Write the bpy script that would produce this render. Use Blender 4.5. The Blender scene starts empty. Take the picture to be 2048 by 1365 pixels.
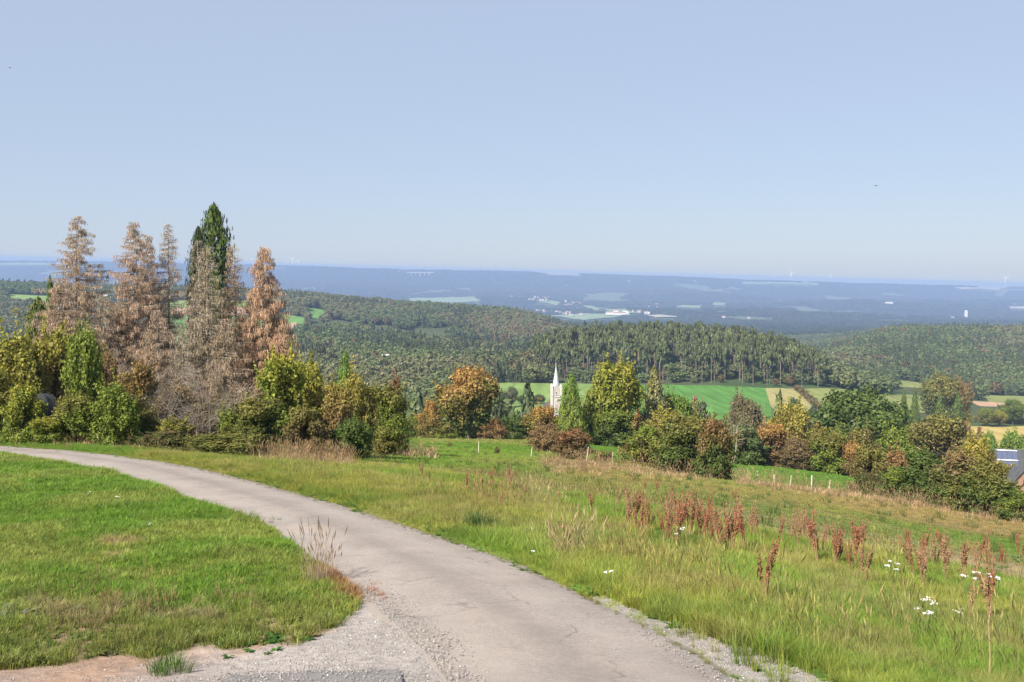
import bpy, math, random
import numpy as np
from mathutils import Vector
R = math.radians
scene = bpy.context.scene
col = scene.collection
rng = np.random.default_rng(7)
random.seed(7)

# ------------------------------------------------------------------ camera, sky, sun, exposure
F, CX, VH = 950.0, 512.0, 270.4            # focal length and horizon row in pixels of a 1024 wide picture
cam_data = bpy.data.cameras.new('camera')
cam = bpy.data.objects.new('camera', cam_data)
col.objects.link(cam)
cam_data.sensor_width = 36.0
cam_data.lens = 36.0 * F / 1024.0
cam_data.clip_start = 0.2
cam_data.clip_end = 60000
cam_data.shift_y = -(341.0 - VH) / 1024.0
cam.location = (0, 0, 0)
cam.rotation_euler = (R(90), 0, 0)
scene.camera = cam

SUN_EL, SUN_AZ = 41.0, 218.0               # azimuth clockwise from the viewing direction (+Y)
world = bpy.data.worlds.new('World')
scene.world = world
world.use_nodes = True
wn = world.node_tree
wn.nodes.clear()
sky = wn.nodes.new('ShaderNodeTexSky')
sky.sky_type = 'NISHITA'
sky.sun_disc = False
sky.sun_elevation = R(SUN_EL)
sky.sun_rotation = R(SUN_AZ)
sky.altitude = 300
sky.air_density = 1.0
sky.dust_density = 0.6
sky.ozone_density = 3.0
bg = wn.nodes.new('ShaderNodeBackground')
bg.inputs['Strength'].default_value = 0.072
wo = wn.nodes.new('ShaderNodeOutputWorld')
veil = wn.nodes.new('ShaderNodeMix')       # a thin even veil of high haze over the clear sky
veil.data_type = 'RGBA'
veil.inputs[0].default_value = 0.75
veil.inputs[7].default_value = (4.0, 4.7, 6.05, 1)
wn.links.new(sky.outputs[0], veil.inputs[6])
wn.links.new(veil.outputs[2], bg.inputs['Color'])
wn.links.new(bg.outputs[0], wo.inputs['Surface'])

sun_data = bpy.data.lights.new('sun', 'SUN')
sun_data.energy = 4.8
sun_data.angle = R(0.6)
sun_data.color = (1.0, 0.93, 0.82)
sun = bpy.data.objects.new('sun', sun_data)
col.objects.link(sun)
sd = Vector((math.sin(R(SUN_AZ)) * math.cos(R(SUN_EL)), math.cos(R(SUN_AZ)) * math.cos(R(SUN_EL)), math.sin(R(SUN_EL))))
sun.rotation_euler = sd.to_track_quat('Z', 'Y').to_euler()
sun.location = (-40, -30, 60)

scene.view_settings.view_transform = 'Standard'
scene.view_settings.look = 'None'
scene.view_settings.gamma = 1
scene.view_settings.use_curve_mapping = False
scene.view_settings.exposure = 0.9
scene.render.engine = 'CYCLES'
cy = scene.cycles
cy.use_denoising = True
cy.max_bounces = 5
cy.diffuse_bounces = 2
cy.glossy_bounces = 1
cy.transmission_bounces = 2
cy.transparent_max_bounces = 4
cy.volume_bounces = 1
cy.caustics_reflective = False
cy.caustics_refractive = False
HAZE_DENSITY = 1.25e-4
HAZE_COLOR = (0.41, 0.55, 0.86)

# ------------------------------------------------------------------ noise
def _hash(ix, iy, s):
    h = (ix.astype(np.int64) * 374761393 + iy.astype(np.int64) * 668265263 + s * 974634777) & 0xFFFFFFFF
    h = ((h ^ (h >> 13)) * 1274126177) & 0xFFFFFFFF
    h = h ^ (h >> 16)
    return (h & 0xFFFFFF) / float(0xFFFFFF)
def vnoise(x, y, s=0):
    x = np.asarray(x, float); y = np.asarray(y, float)
    ix = np.floor(x); iy = np.floor(y)
    fx = x - ix; fy = y - iy
    fx = fx * fx * (3 - 2 * fx); fy = fy * fy * (3 - 2 * fy)
    a = _hash(ix, iy, s); b = _hash(ix + 1, iy, s); c = _hash(ix, iy + 1, s); d = _hash(ix + 1, iy + 1, s)
    return (a * (1 - fx) + b * fx) * (1 - fy) + (c * (1 - fx) + d * fx) * fy
def fbm(x, y, s=0, o=4):
    t = 0; a = 0.5; n = 0
    for i in range(o):
        t = t + a * vnoise(x * 2 ** i + 17.3 * i, y * 2 ** i - 9.1 * i, s + i); n += a; a *= 0.5
    return t / n
def sstep(a, b, x):
    t = np.clip((x - a) / (b - a), 0, 1)
    return t * t * (3 - 2 * t)

# ------------------------------------------------------------------ terrain height
TU = np.array([-600, 0, 120, 250, 400, 512, 600, 700, 800, 900, 1024, 1600], float)
TY = np.array([8, 10, 14, 20, 30, 45, 70, 95, 125, 150, 180, 250, 350, 480, 640, 780, 900, 1300, 1700, 2500, 4000, 6000, 8000, 10000, 11500, 14000, 17000], float)
TV = [
 [674,674,674,674,674,674,674,675,678,682,688,700],
 [617,617,617,617,617,618,620,624,632,642,654,668],
 [552,552,552,552,553,555,558,565,578,592,606,630],
 [503,503,503,504,507,510,515,524,538,555,572,600],
 [465,465,465,470,478,484,490,498,512,530,548,570],
 [444,444,447,453,463,469,476,485,498,514,532,555],
 [437,437,440,445,454,460,467,479,490,503,520,540],
 [434,434,437,441,448,454,461,477,487.5,498,514,530],
 [432,432,435,438,442,445,453,469,478,490,506,522],
 [440,440,440,442,440,441,447,463,472,485,500,515],
 [456,456,456,456,456,456,462,474,482,490,504,515],
 [462,462,462,462,462,462,466,470,474,478,490,500],
 [440,440,440,440,440,440,442,445,450,455,465,475],
 [400,400,403,407,410,412,412,412,416,430,442,450],
 [372,372,375,378,381,384,384,384,388,402,412,418],
 [357,357,360,363,368,366,357,356,368,391,401,405],
 [345,345,348,352,358,362,362,362,372,386,392,394],
 [312,312,317,322,334,342,350,358,360,345,345,345],
 [291,291,294,297,311,319,337,350,352,334,336,338],
 [300,300,303,306,318,328,334,339,340,335,340,345],
 [306,306,306,310,320,325,325,326,327,328,330,332],
 [300,300,302,306,311,312,312,313,314,315,316,318],
 [292,292,294,297,300,301,303,304,305,306,307,312],
 [279,279,281,283,286,288,291,293,296,299,301,310],
 [262.5,262.5,263.5,266,270.5,273,276,279.5,283,286,289,306],
 [264,264,265,268,272,275,278,281,285,288,291,309],
 [266,266,267,270,274,277,280,283,287,290,293,312],
]
TV = np.array(TV, float)
TZ = -(TV - VH) / F * TY[:, None]
def pchip(xk, yk, x):
    h = np.diff(xk); d = np.diff(yk, axis=0) / h[:, None]
    m = np.zeros_like(yk)
    for i in range(1, len(xk) - 1):
        a, b = d[i - 1], d[i]
        w1 = 2 * h[i] + h[i - 1]; w2 = h[i] + 2 * h[i - 1]
        ok = a * b > 0
        with np.errstate(divide='ignore', invalid='ignore'):
            m[i] = np.where(ok, (w1 + w2) / (w1 / np.where(ok, a, 1) + w2 / np.where(ok, b, 1)), 0)
    m[0] = d[0]; m[-1] = d[-1]
    j = np.clip(np.searchsorted(xk, x, side='right') - 1, 0, len(xk) - 2)
    t = ((x - xk[j]) / h[j])[:, None]; hh = h[j][:, None]
    return ((2*t**3 - 3*t**2 + 1) * yk[j] + (t**3 - 2*t**2 + t) * hh * m[j] + (-2*t**3 + 3*t**2) * yk[j + 1] + (t**3 - t**2) * hh * m[j + 1])
LN, UN = 900, 441
Lg = np.linspace(math.log(8), math.log(17000), LN)
Ug = np.linspace(-600, 1600, UN)
TG = pchip(TY, TZ, np.exp(Lg))
TG = pchip(TU, TG.T, Ug).T                 # (LN, UN)
def H(x, y):
    x = np.asarray(x, float); y = np.asarray(y, float)
    yc = np.clip(y, 8, 17000)
    u = np.clip(CX + F * x / yc, -600, 1600)
    a = (np.log(yc) - Lg[0]) / (Lg[1] - Lg[0]); b = (u - Ug[0]) / (Ug[1] - Ug[0])
    i = np.clip(a.astype(int), 0, LN - 2); j = np.clip(b.astype(int), 0, UN - 2)
    a = a - i; b = b - j
    z = (TG[i, j] * (1 - b) + TG[i, j + 1] * b) * (1 - a) + (TG[i + 1, j] * (1 - b) + TG[i + 1, j + 1] * b) * a
    yn = np.clip(y / 8, 0, 1)
    z = np.where(y < 8, -1.65 + (z + 1.65) * yn, z)
    z = z + (vnoise(x * 0.5, y * 0.5, 3) - 0.5) * 0.04 * sstep(6, 12, y)
    z = z + (fbm(x / 30, y / 30, 5, 3) - 0.5) * 1.0 * sstep(60, 160, y)
    z = z + (fbm(x / 260, y / 260, 9, 3) - 0.5) * 22 * sstep(800, 1800, y)
    z = z + (fbm(x / 1500, y / 1100, 12, 4) - 0.5) * 110 * sstep(2500, 7000, y) * (1 - 0.8 * sstep(9500, 11300, y))
    return z
_ys = np.exp(np.linspace(math.log(7), math.log(16500), 6000))
def hit(u, v, ymin=7):
    """world point where the terrain is met at picture position (u, v), in 1024-wide pixels"""
    ys = _ys[_ys >= ymin]
    xs = (u - CX) / F * ys
    zr = -(v - VH) / F * ys
    g = H(xs, ys) >= zr
    k = int(np.argmax(g)) if g.any() else len(ys) - 1
    y = ys[k]
    if k > 0 and g.any():
        y0, y1 = ys[k - 1], ys[k]
        for _ in range(12):
            ym = 0.5 * (y0 + y1)
            if H((u - CX) / F * ym, ym) >= -(v - VH) / F * ym: y1 = ym
            else: y0 = ym
        y = y1
    x = (u - CX) / F * y
    return float(x), float(y), float(H(x, y))
def P(uf, vf, ymin=7):                       # same, positions measured on the 2048 wide photograph
    if vf <= 1365: return hit(uf / 2, vf / 2, ymin)
    x0, y0, _ = hit(uf / 2, 682.5)           # just in front of the frame: continue straight on
    y = max(0.5, y0 - (vf - 1365) / 55.0)
    x = (uf / 2 - CX) / F * y0
    return x, y, float(H(x, y))
def uv(x, y, z):
    y = np.maximum(y, 0.5)
    return 2 * (CX + F * x / y), 2 * (VH - F * z / y)
def pip(px, py, poly):
    px = np.asarray(px); py = np.asarray(py)
    c = np.zeros(px.shape, bool); n = len(poly)
    for i in range(n):
        x0, y0 = poly[i]; x1, y1 = poly[(i + 1) % n]
        if y0 == y1: continue
        c ^= ((y0 > py) != (y1 > py)) & (px < (x1 - x0) * (py - y0) / (y1 - y0) + x0)
    return c

# ------------------------------------------------------------------ helpers: objects and meshes
def link(name, data, parent=None, mat=None):
    o = bpy.data.objects.new(name, data)
    col.objects.link(o)
    if parent is not None: o.parent = parent
    if mat is not None and not data.materials: data.materials.append(mat)
    return o
def tag(o, label=None, cat=None, group=None, kind=None):
    if label: o['label'] = label
    if cat: o['category'] = cat
    if group: o['group'] = group
    if kind: o['kind'] = kind
    return o
def empty(name, loc, rz=0):
    o = bpy.data.objects.new(name, None)
    o.empty_display_size = 0.2
    col.objects.link(o)
    o.location = loc; o.rotation_euler = (0, 0, rz)
    return o
def mk(name, V, faces, mi=None, smooth=False):
    """faces: list of (n,k) int arrays or one array"""
    V = np.asarray(V, np.float32)
    if isinstance(faces, np.ndarray): faces = [faces]
    faces = [np.asarray(f, np.int32) for f in faces if len(f)]
    me = bpy.data.meshes.new(name)
    me.vertices.add(len(V)); me.vertices.foreach_set('co', V.ravel())
    tot = np.concatenate([np.full(len(f), f.shape[1], np.int32) for f in faces])
    idx = np.concatenate([f.ravel() for f in faces])
    me.loops.add(len(idx)); me.loops.foreach_set('vertex_index', idx)
    me.polygons.add(len(tot))
    st = np.concatenate([[0], np.cumsum(tot)[:-1]]).astype(np.int32)
    me.polygons.foreach_set('loop_start', st); me.polygons.foreach_set('loop_total', tot)
    if mi is not None: me.polygons.foreach_set('material_index', np.asarray(mi, np.int32))
    if smooth: me.polygons.foreach_set('use_smooth', np.ones(len(tot), bool))
    me.update(calc_edges=True)
    me.validate()
    return me
class MB:
    """collects simple solids into one mesh"""
    def __init__(s): s.v = []; s.f = []; s.m = []
    def add(s, vs, fs, m=0):
        n = len(s.v); s.v += [tuple(p) for p in vs]; s.f += [tuple(i + n for i in f) for f in fs]; s.m += [m] * len(fs)
    def box(s, x0, x1, y0, y1, z0, z1, m=0):
        s.add([(x0,y0,z0),(x1,y0,z0),(x1,y1,z0),(x0,y1,z0),(x0,y0,z1),(x1,y0,z1),(x1,y1,z1),(x0,y1,z1)],
              [(3,2,1,0),(4,5,6,7),(0,1,5,4),(1,2,6,5),(2,3,7,6),(3,0,4,7)], m)
    def tube(s, pts, rad, n=6, m=0, cap=True):
        pts = [Vector(p) for p in pts]; vs = []; fs = []
        for i, p in enumerate(pts):
            d = (pts[min(i + 1, len(pts) - 1)] - pts[max(i - 1, 0)]).normalized()
            a = d.cross(Vector((0.3, 1, 0.1))).normalized(); b = d.cross(a)
            for k in range(n):
                t = 2 * math.pi * k / n
                vs.append(p + (a * math.cos(t) + b * math.sin(t)) * rad[i])
        for i in range(len(pts) - 1):
            for k in range(n):
                fs.append((i*n+k, i*n+(k+1)%n, (i+1)*n+(k+1)%n, (i+1)*n+k))
        if cap:
            fs.append(tuple(range(n))[::-1]); fs.append(tuple(range((len(pts)-1)*n, len(pts)*n)))
        s.add(vs, fs, m)
    def mesh(s, name, mats=(), smooth=False):
        me = bpy.data.meshes.new(name)
        me.from_pydata(s.v, [], s.f)
        for m in mats: me.materials.append(m)
        me.polygons.foreach_set('material_index', s.m)
        if smooth: me.polygons.foreach_set('use_smooth', [True] * len(s.f))
        me.update()
        return me
    def obj(s, name, mats, parent=None, smooth=False):
        if not isinstance(mats, (list, tuple)): mats = [mats]
        return link(name, s.mesh(name, mats, smooth), parent)

# ------------------------------------------------------------------ materials
def nodes(name):
    m = bpy.data.materials.new(name); m.use_nodes = True
    nt = m.node_tree; nt.nodes.clear()
    return m, nt, (lambda t, **k: _n(nt, t, **k)), nt.links.new
def _n(nt, t, **k):
    n = nt.nodes.new(t)
    for a, v in k.items():
        if a == 'op': n.operation = v
        elif a == 'typ': n.attribute_type = v
        elif a == 'att': n.attribute_name = v
        elif a == 'dt': n.data_type = v
        elif a == 'blend': n.blend_type = v
        elif a.startswith('i_'): n.inputs[int(a[2:])].default_value = v
        else: n.inputs[a.replace('_', ' ')].default_value = v
    return n
def mixc(nt, fac, a, b, blend='MIX'):
    n = nt.nodes.new('ShaderNodeMix'); n.data_type = 'RGBA'; n.blend_type = blend
    for s, v in ((0, fac), (6, a), (7, b)):
        if hasattr(v, 'links'): nt.links.new(v, n.inputs[s])
        else: n.inputs[s].default_value = v if s == 0 else (*v, 1) if len(v) == 3 else v
    return n.outputs[2]
def ramp(nt, v, a, b, lo=0.0, hi=1.0):
    n = nt.nodes.new('ShaderNodeMapRange'); n.inputs[1].default_value = a; n.inputs[2].default_value = b
    n.inputs[3].default_value = lo; n.inputs[4].default_value = hi
    nt.links.new(v, n.inputs[0]); return n.outputs[0]
def noise(nt, scale, detail=4, rough=0.55, coord=None):
    n = nt.nodes.new('ShaderNodeTexNoise'); n.inputs['Scale'].default_value = scale
    n.inputs['Detail'].default_value = detail; n.inputs['Roughness'].default_value = rough
    if coord is not None: nt.links.new(coord, n.inputs['Vector'])
    return n.outputs['Fac']
def scale_col(nt, c, f):
    n = nt.nodes.new('ShaderNodeVectorMath'); n.operation = 'SCALE'
    nt.links.new(c, n.inputs[0]); nt.links.new(f, n.inputs['Scale']); return n.outputs[0]
def flat(name, c, rough=0.8, var=0.15, scale=3.0, bump=0.0, spec=0.3):
    m, nt, N, L = nodes(name)
    tc = N('ShaderNodeTexCoord').outputs['Object']
    f = noise(nt, scale, 5, 0.6, tc)
    k = ramp(nt, f, 0.25, 0.75, 1 - var, 1 + var)
    rgb = N('ShaderNodeRGB'); rgb.outputs[0].default_value = (*c, 1)
    b = N('ShaderNodeBsdfPrincipled', Roughness=rough)
    b.inputs['Specular IOR Level'].default_value = spec
    L(scale_col(nt, rgb.outputs[0], k), b.inputs['Base Color'])
    if bump:
        bp = N('ShaderNodeBump', Strength=bump); bp.inputs['Distance'].default_value = 0.05
        L(noise(nt, scale * 6, 4, 0.6, tc), bp.inputs['Height']); L(bp.outputs[0], b.inputs['Normal'])
    o = N('ShaderNodeOutputMaterial'); L(b.outputs[0], o.inputs[0])
    return m
def leafy(name, source, trans=0.34, var=0.42):
    """source 'OBJECT': colours tint_low / tint_high kept on the object, mixed by height and noise;
       source 'INSTANCER': colour 'tint' of the scattered instance"""
    m, nt, N, L = nodes(name)
    geo = N('ShaderNodeNewGeometry')
    if source == 'OBJECT':
        a = N('ShaderNodeAttribute', typ='OBJECT', att='tint_low').outputs['Color']
        b = N('ShaderNodeAttribute', typ='OBJECT', att='tint_high').outputs['Color']
        tc = N('ShaderNodeTexCoord')
        sep = N('ShaderNodeSeparateXYZ'); L(tc.outputs['Object'], sep.inputs[0])
        oi = N('ShaderNodeObjectInfo')
        add = N('ShaderNodeVectorMath', op='ADD'); L(tc.outputs['Object'], add.inputs[0])
        cmb = N('ShaderNodeCombineXYZ'); 
        mu = N('ShaderNodeMath', op='MULTIPLY', i_1=37.0); L(oi.outputs['Random'], mu.inputs[0]); L(mu.outputs[0], cmb.inputs[0])
        L(cmb.outputs[0], add.inputs[1])
        n1 = noise(nt, 2.6, 3, 0.6, add.outputs[0])
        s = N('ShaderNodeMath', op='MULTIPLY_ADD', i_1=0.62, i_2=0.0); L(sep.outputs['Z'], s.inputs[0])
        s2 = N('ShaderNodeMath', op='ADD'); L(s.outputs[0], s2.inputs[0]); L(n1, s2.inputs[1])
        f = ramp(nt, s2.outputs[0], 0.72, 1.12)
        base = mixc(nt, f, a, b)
        n2 = noise(nt, 6.0, 3, 0.6, add.outputs[0])
        base = scale_col(nt, base, ramp(nt, n2, 0.3, 0.7, 0.75, 1.25))
    elif source == 'INSTANCER':
        base = N('ShaderNodeAttribute', typ='INSTANCER', att='tint').outputs['Color']
    isl = geo.outputs['Random Per Island']
    k = ramp(nt, isl, 0, 1, 1 - var, 1 + var)
    c = scale_col(nt, base, k)
    hsv = N('ShaderNodeHueSaturation')
    L(ramp(nt, isl, 0, 1, 0.515, 0.480), hsv.inputs['Hue']); L(c, hsv.inputs['Color'])
    d = N('ShaderNodeBsdfDiffuse'); t = N('ShaderNodeBsdfTranslucent'); mx = N('ShaderNodeMixShader', i_0=trans)
    L(hsv.outputs[0], d.inputs[0]); L(hsv.outputs[0], t.inputs[0]); L(d.outputs[0], mx.inputs[1]); L(t.outputs[0], mx.inputs[2])
    g = N('ShaderNodeBsdfGlossy', Roughness=0.45); g.inputs['Color'].default_value = (1, 1, 1, 1)
    m2 = N('ShaderNodeMixShader', i_0=0.008)
    L(mx.outputs[0], m2.inputs[1]); L(g.outputs[0], m2.inputs[2])
    o = N('ShaderNodeOutputMaterial'); L(m2.outputs[0], o.inputs[0])
    return m
LEAF = leafy('leaf', 'OBJECT')
NEEDLE = leafy('needle', 'OBJECT', trans=0.1, var=0.5)
INST = leafy('scattered_foliage', 'INSTANCER', trans=0.3, var=0.25)
GRASSM = leafy('grass_blade', 'INSTANCER', trans=0.38, var=0.38)
BARK = flat('bark', (0.16, 0.13, 0.10), 0.9, 0.35, 4)
BARK_PALE = flat('pale_dead_bark', (0.34, 0.27, 0.20), 0.9, 0.3, 4)
BARK_PINE = flat('pine_bark', (0.26, 0.20, 0.15), 0.9, 0.3, 4)
BARK_GREY = flat('grey_dead_bark', (0.21, 0.175, 0.14), 0.9, 0.35, 4)

# ------------------------------------------------------------------ ground colour, shared by the soil and by the grass growing on it
G_GREEN = np.array((0.11, 0.195, 0.03)); G_BRIGHT = np.array((0.13, 0.235, 0.03)); G_YEL = np.array((0.26, 0.255, 0.05))
G_TAN = np.array((0.30, 0.235, 0.095)); G_DRY = np.array((0.42, 0.29, 0.15)); G_DARK = np.array((0.05, 0.10, 0.02))
SOIL = np.array((0.36, 0.235, 0.165)); GRAV = np.array((0.36, 0.32, 0.29))
R_RIGHT = [(-160,884),(0,892),(100,899),(200,908),(300,921),(400,938),(500,962),(600,990),(700,1018),(800,1050),(900,1082),(1000,1118),(1100,1160),(1200,1210),(1300,1262),(1400,1318),(1470,1365),(1560,1460),(1640,1560),(1700,1700)]
R_LEFT = [(-160,897),(0,908),(100,922),(200,940),(290,965),(380,998),(450,1020),(520,1047),(580,1085),(625,1120),(672,1150),(722,1195),(790,1255),(850,1310),(890,1365),(880,1460),(860,1560),(840,1700)]
ROAD_POLY = R_RIGHT + R_LEFT[::-1]
LAWN = [(-3000,880),(-160,897)] + R_LEFT[1:12] + [(712,1222),(690,1250),(640,1268),(600,1290),(540,1285),(480,1300),(400,1290),(300,1318),(200,1315),(100,1335),(-400,1345),(-3000,1345)]
VERGE = R_RIGHT[0:19] + [(4000,1560),(4000,1235),(2048,1170),(1800,1118),(1550,1075),(1380,1035),(1250,1010),(1100,985),(1000,965),(900,950),(800,935),(700,925),(600,925),(450,915),(300,902),(150,890),(-160,868)]
SHOULDER = [(1175,1194),(1230,1200),(1300,1236),(1370,1252),(1420,1272),(1500,1296),(1590,1332),(1665,1364),(1760,1420),(1900,1520),(1640,1560),(1560,1460),(1470,1365),(1400,1318),(1300,1262),(1200,1210)]
def blob(u, v, x0, y0, x1, y1, w):
    """soft mask along a segment in picture position"""
    dx, dy = x1 - x0, y1 - y0
    t = np.clip(((u - x0) * dx + (v - y0) * dy) / (dx * dx + dy * dy + 1e-9), 0, 1)
    d = np.hypot((u - x0 - t * dx) * 0.35, v - y0 - t * dy)
    return np.exp(-(d / w) ** 2)
def mixn(c, m, k):
    m = np.clip(m, 0, 1)[..., None]
    return c * (1 - m) + np.asarray(k) * m
def grass_colour(x, y, z):
    u, v = uv(x, y, z)
    n1 = fbm(x / 2.2, y / 2.2, 21, 4); n2 = fbm(x / 9, y / 14, 31, 3); n3 = fbm(x / 0.6, y / 0.6, 41, 3)
    c = np.zeros(x.shape + (3,)) + G_GREEN
    # pasture
    c = mixn(c, sstep(0.42, 0.62, n2), G_TAN * 0.85)
    c = mixn(c, blob(u, v, 620, 905, 1050, 905, 32) * 0.8, G_BRIGHT * 0.95)
    c = mixn(c, blob(u, v, 900, 950, 1300, 975, 18) * 0.55, (0.17, 0.21, 0.045))
    c = mixn(c, blob(u, v, 1150, 945, 2048, 1052, 22) * 0.8, (0.27, 0.215, 0.075))
    c = mixn(c, blob(u, v, 1330, 985, 2048, 1110, 17) * 0.75, (0.12, 0.20, 0.04))
    c = mixn(c, blob(u, v, 1390, 1045, 2100, 1152, 11) * 0.95, (0.36, 0.28, 0.15))
    c = mixn(c, blob(u, v, 1480, 958, 1720, 985, 5) * 0.8, (0.34, 0.21, 0.09))
    c = mixn(c, ((u > 1465) & (u < 1715) & (y > 92) & (y < 150)) * 1.0, (0.10, 0.21, 0.03))
    c = mixn(c, ((u > 1180) & (u < 1260) & (y > 100) & (y < 150)) * 1.0, (0.10, 0.21, 0.03))
    # verge
    vg = pip(u, v, VERGE)
    cv = mixn(np.zeros(c.shape) + (0.21, 0.32, 0.05), sstep(0.38, 0.62, n1), (0.31, 0.345, 0.07))
    cv = mixn(cv, blob(u, v, 300, 925, 900, 1010, 40) * 0.7, G_YEL)
    cv = mixn(cv, blob(u, v, 600, 1000, 1350, 1290, 9) * 0.6, G_TAN)
    cv = mixn(cv, blob(u, v, 1500, 1300, 2048, 1400, 80) * 0.4, G_GREEN)
    n4 = fbm(x / 0.9, y / 1.3, 55, 3); cv = mixn(cv, sstep(.54, .68, n4) * .5, (0.34, 0.30, 0.11)); cv = mixn(cv, sstep(.56, .70, 1 - n4) * .5, (0.09, 0.17, 0.03))
    cv = mixn(cv, blob(u, v, 1700, 1200, 2048, 1280, 30) * .35, (0.27, 0.24, 0.10))
    cv = mixn(cv, blob(u, v, 900, 1030, 1300, 1120, 25) * 0.4, (0.30, 0.27, 0.10))
    cv = mixn(cv, blob(u, v, 0, 884, 250, 903, 9) * 0.9, G_BRIGHT * 1.1)
    cv = mixn(cv, blob(u, v, 0, 871, 420, 897, 6) * 1.0, G_DRY)
    cv = mixn(cv, blob(u, v, 500, 905, 690, 922, 10) * 1.0, G_DRY)
    c = np.where(vg[..., None], cv, c)
    # lawn
    lw = pip(u, v, LAWN)
    cl = mixn(np.zeros(c.shape) + G_BRIGHT, sstep(0.40, 0.62, n1) * 0.85, (0.23, 0.27, 0.06))
    cl = mixn(cl, blob(u, v, 60, 1000, 200, 960, 50) * 0.3, G_BRIGHT)
    cl = mixn(cl, blob(u, v, 215, 1088, 260, 1086, 7) * 0.7 + blob(u, v, 225, 1115, 240, 1112, 5) * 0.7, G_DRY)
    cl = mixn(cl, sstep(1190, 1300, v + 60 * (n1 - 0.5)) * 0.5, (0.16, 0.16, 0.05))
    cl = mixn(cl, blob(u, v, 300, 1230, 420, 1235, 12) * 0.5 + blob(u, v, 80, 1210, 150, 1240, 20) * 0.4, SOIL)
    cl = mixn(cl, blob(u, v, 660, 1150, 712, 1190, 18) * 0.8, (0.36, 0.17, 0.09))
    c = np.where(lw[..., None], cl, c)
    c = c * (0.8 + 0.4 * n3)[..., None]
    return c, u, v, lw, vg

# ------------------------------------------------------------------ ground: one sheet out to the horizon
ks = []
k = 0.0
while k < 1.12:
    ks.append(k); k += 0.0042 if k < 0.62 else 0.02
ks = np.array([-a for a in ks[:0:-1]] + ks)
yr = [-25.0]
while yr[-1] < 11780:
    yy = yr[-1]; yr.append(yy + max(0.32 if yy > 5 else 2.5, 0.0135 * yy))
yr = np.array(yr)
YY, KK = np.meshgrid(yr, ks, indexing='ij')
XX = KK * (YY + 40) * np.where(YY < 2000, 1, 1)
ZZ = H(XX, YY)
nr, nc = XX.shape
idx = np.arange(nr * nc).reshape(nr, nc)
quads = np.stack([idx[:-1, :-1], idx[:-1, 1:], idx[1:, 1:], idx[1:, :-1]], -1).reshape(-1, 4)
gme = mk('ground', np.stack([XX, YY, ZZ], -1).reshape(-1, 3), quads, smooth=True)
gx, gy, gz = XX.ravel(), YY.ravel(), ZZ.ravel()
gc, gu, gv, glw, gvg = grass_colour(gx, gy, gz)
gc = gc * 0.75
outside = ~(glw | gvg) & (gv > 1000) & (gu < 1500) & (gy < 20)
ng = fbm(gx / 0.7, gy / 0.7, 77, 4)
gs = mixn(np.zeros(gc.shape) + SOIL, sstep(0.40, 0.6, ng) * 0.8, GRAV)
gs = mixn(gs, blob(gu, gv, -50, 1320, 480, 1315, 40) * .85, SOIL)
gs = mixn(gs, blob(gu, gv, 500, 1345, 850, 1260, 60), GRAV)
gc = np.where(outside[:, None], gs, gc)
gc = mixn(gc, (glw * sstep(.40, .54, fbm(gx / .6, gy / .6, 66, 3)) * sstep(1130, 1290, gv)) * 0.85, SOIL)
gc = mixn(gc, (blob(gu, gv, 740, 1200, 900, 1500, 90) * 1.6 * (gy < 20)) * ~glw, GRAV)
gc = mixn(gc, pip(gu, gv + 6 * (ng - .5) * 6, SHOULDER) * (gy < 20) * .95, GRAV)
# beyond the crest of the hill: woodland floor and, further on, wooded country
fl = mixn(np.zeros(gc.shape) + (0.055, 0.085, 0.03), sstep(0.4, 0.6, fbm(gx / 80, gy / 80, 51, 3)), (0.075, 0.085, 0.04))
gc = mixn(gc, sstep(150, 185, gy), (0.07, 0.11, 0.035))
far = fbm(gx / 420, gy / 700, 61, 4)
fl = mixn(fl, (sstep(0.62, 0.66, far) * sstep(4500, 5200, gy)) * 0.55, (0.14, 0.17, 0.08))
gc = np.where((gy > 560)[:, None], fl, gc)
ca = gme.attributes.new('tint', 'FLOAT_COLOR', 'POINT')
ca.data.foreach_set('color', np.concatenate([gc, np.ones((len(gc), 1))], 1).astype(np.float32).ravel())
gm, nt, N, L = nodes('ground')
at = N('ShaderNodeAttribute', typ='GEOMETRY', att='tint').outputs['Color']
pos = N('ShaderNodeNewGeometry').outputs['Position']
n_f = noise(nt, 9.0, 6, 0.65, pos); n_m = noise(nt, 0.9, 5, 0.6, pos); n_l = noise(nt, 0.02, 5, 0.6, pos)
c = scale_col(nt, at, ramp(nt, n_f, 0.3, 0.7, 0.72, 1.28))
c = scale_col(nt, c, ramp(nt, n_m, 0.3, 0.7, 0.82, 1.18))
c = scale_col(nt, c, ramp(nt, n_l, 0.35, 0.65, 0.85, 1.15))
b = N('ShaderNodeBsdfPrincipled', Roughness=1.0); b.inputs['Specular IOR Level'].default_value = 0.1
L(c, b.inputs['Base Color'])
bp = N('ShaderNodeBump', Strength=0.6, Distance=0.04); L(n_f, bp.inputs['Height']); L(bp.outputs[0], b.inputs['Normal'])
o = N('ShaderNodeOutputMaterial'); L(b.outputs[0], o.inputs[0])
tag(link('ground', gme, mat=gm), kind='structure')

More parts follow.
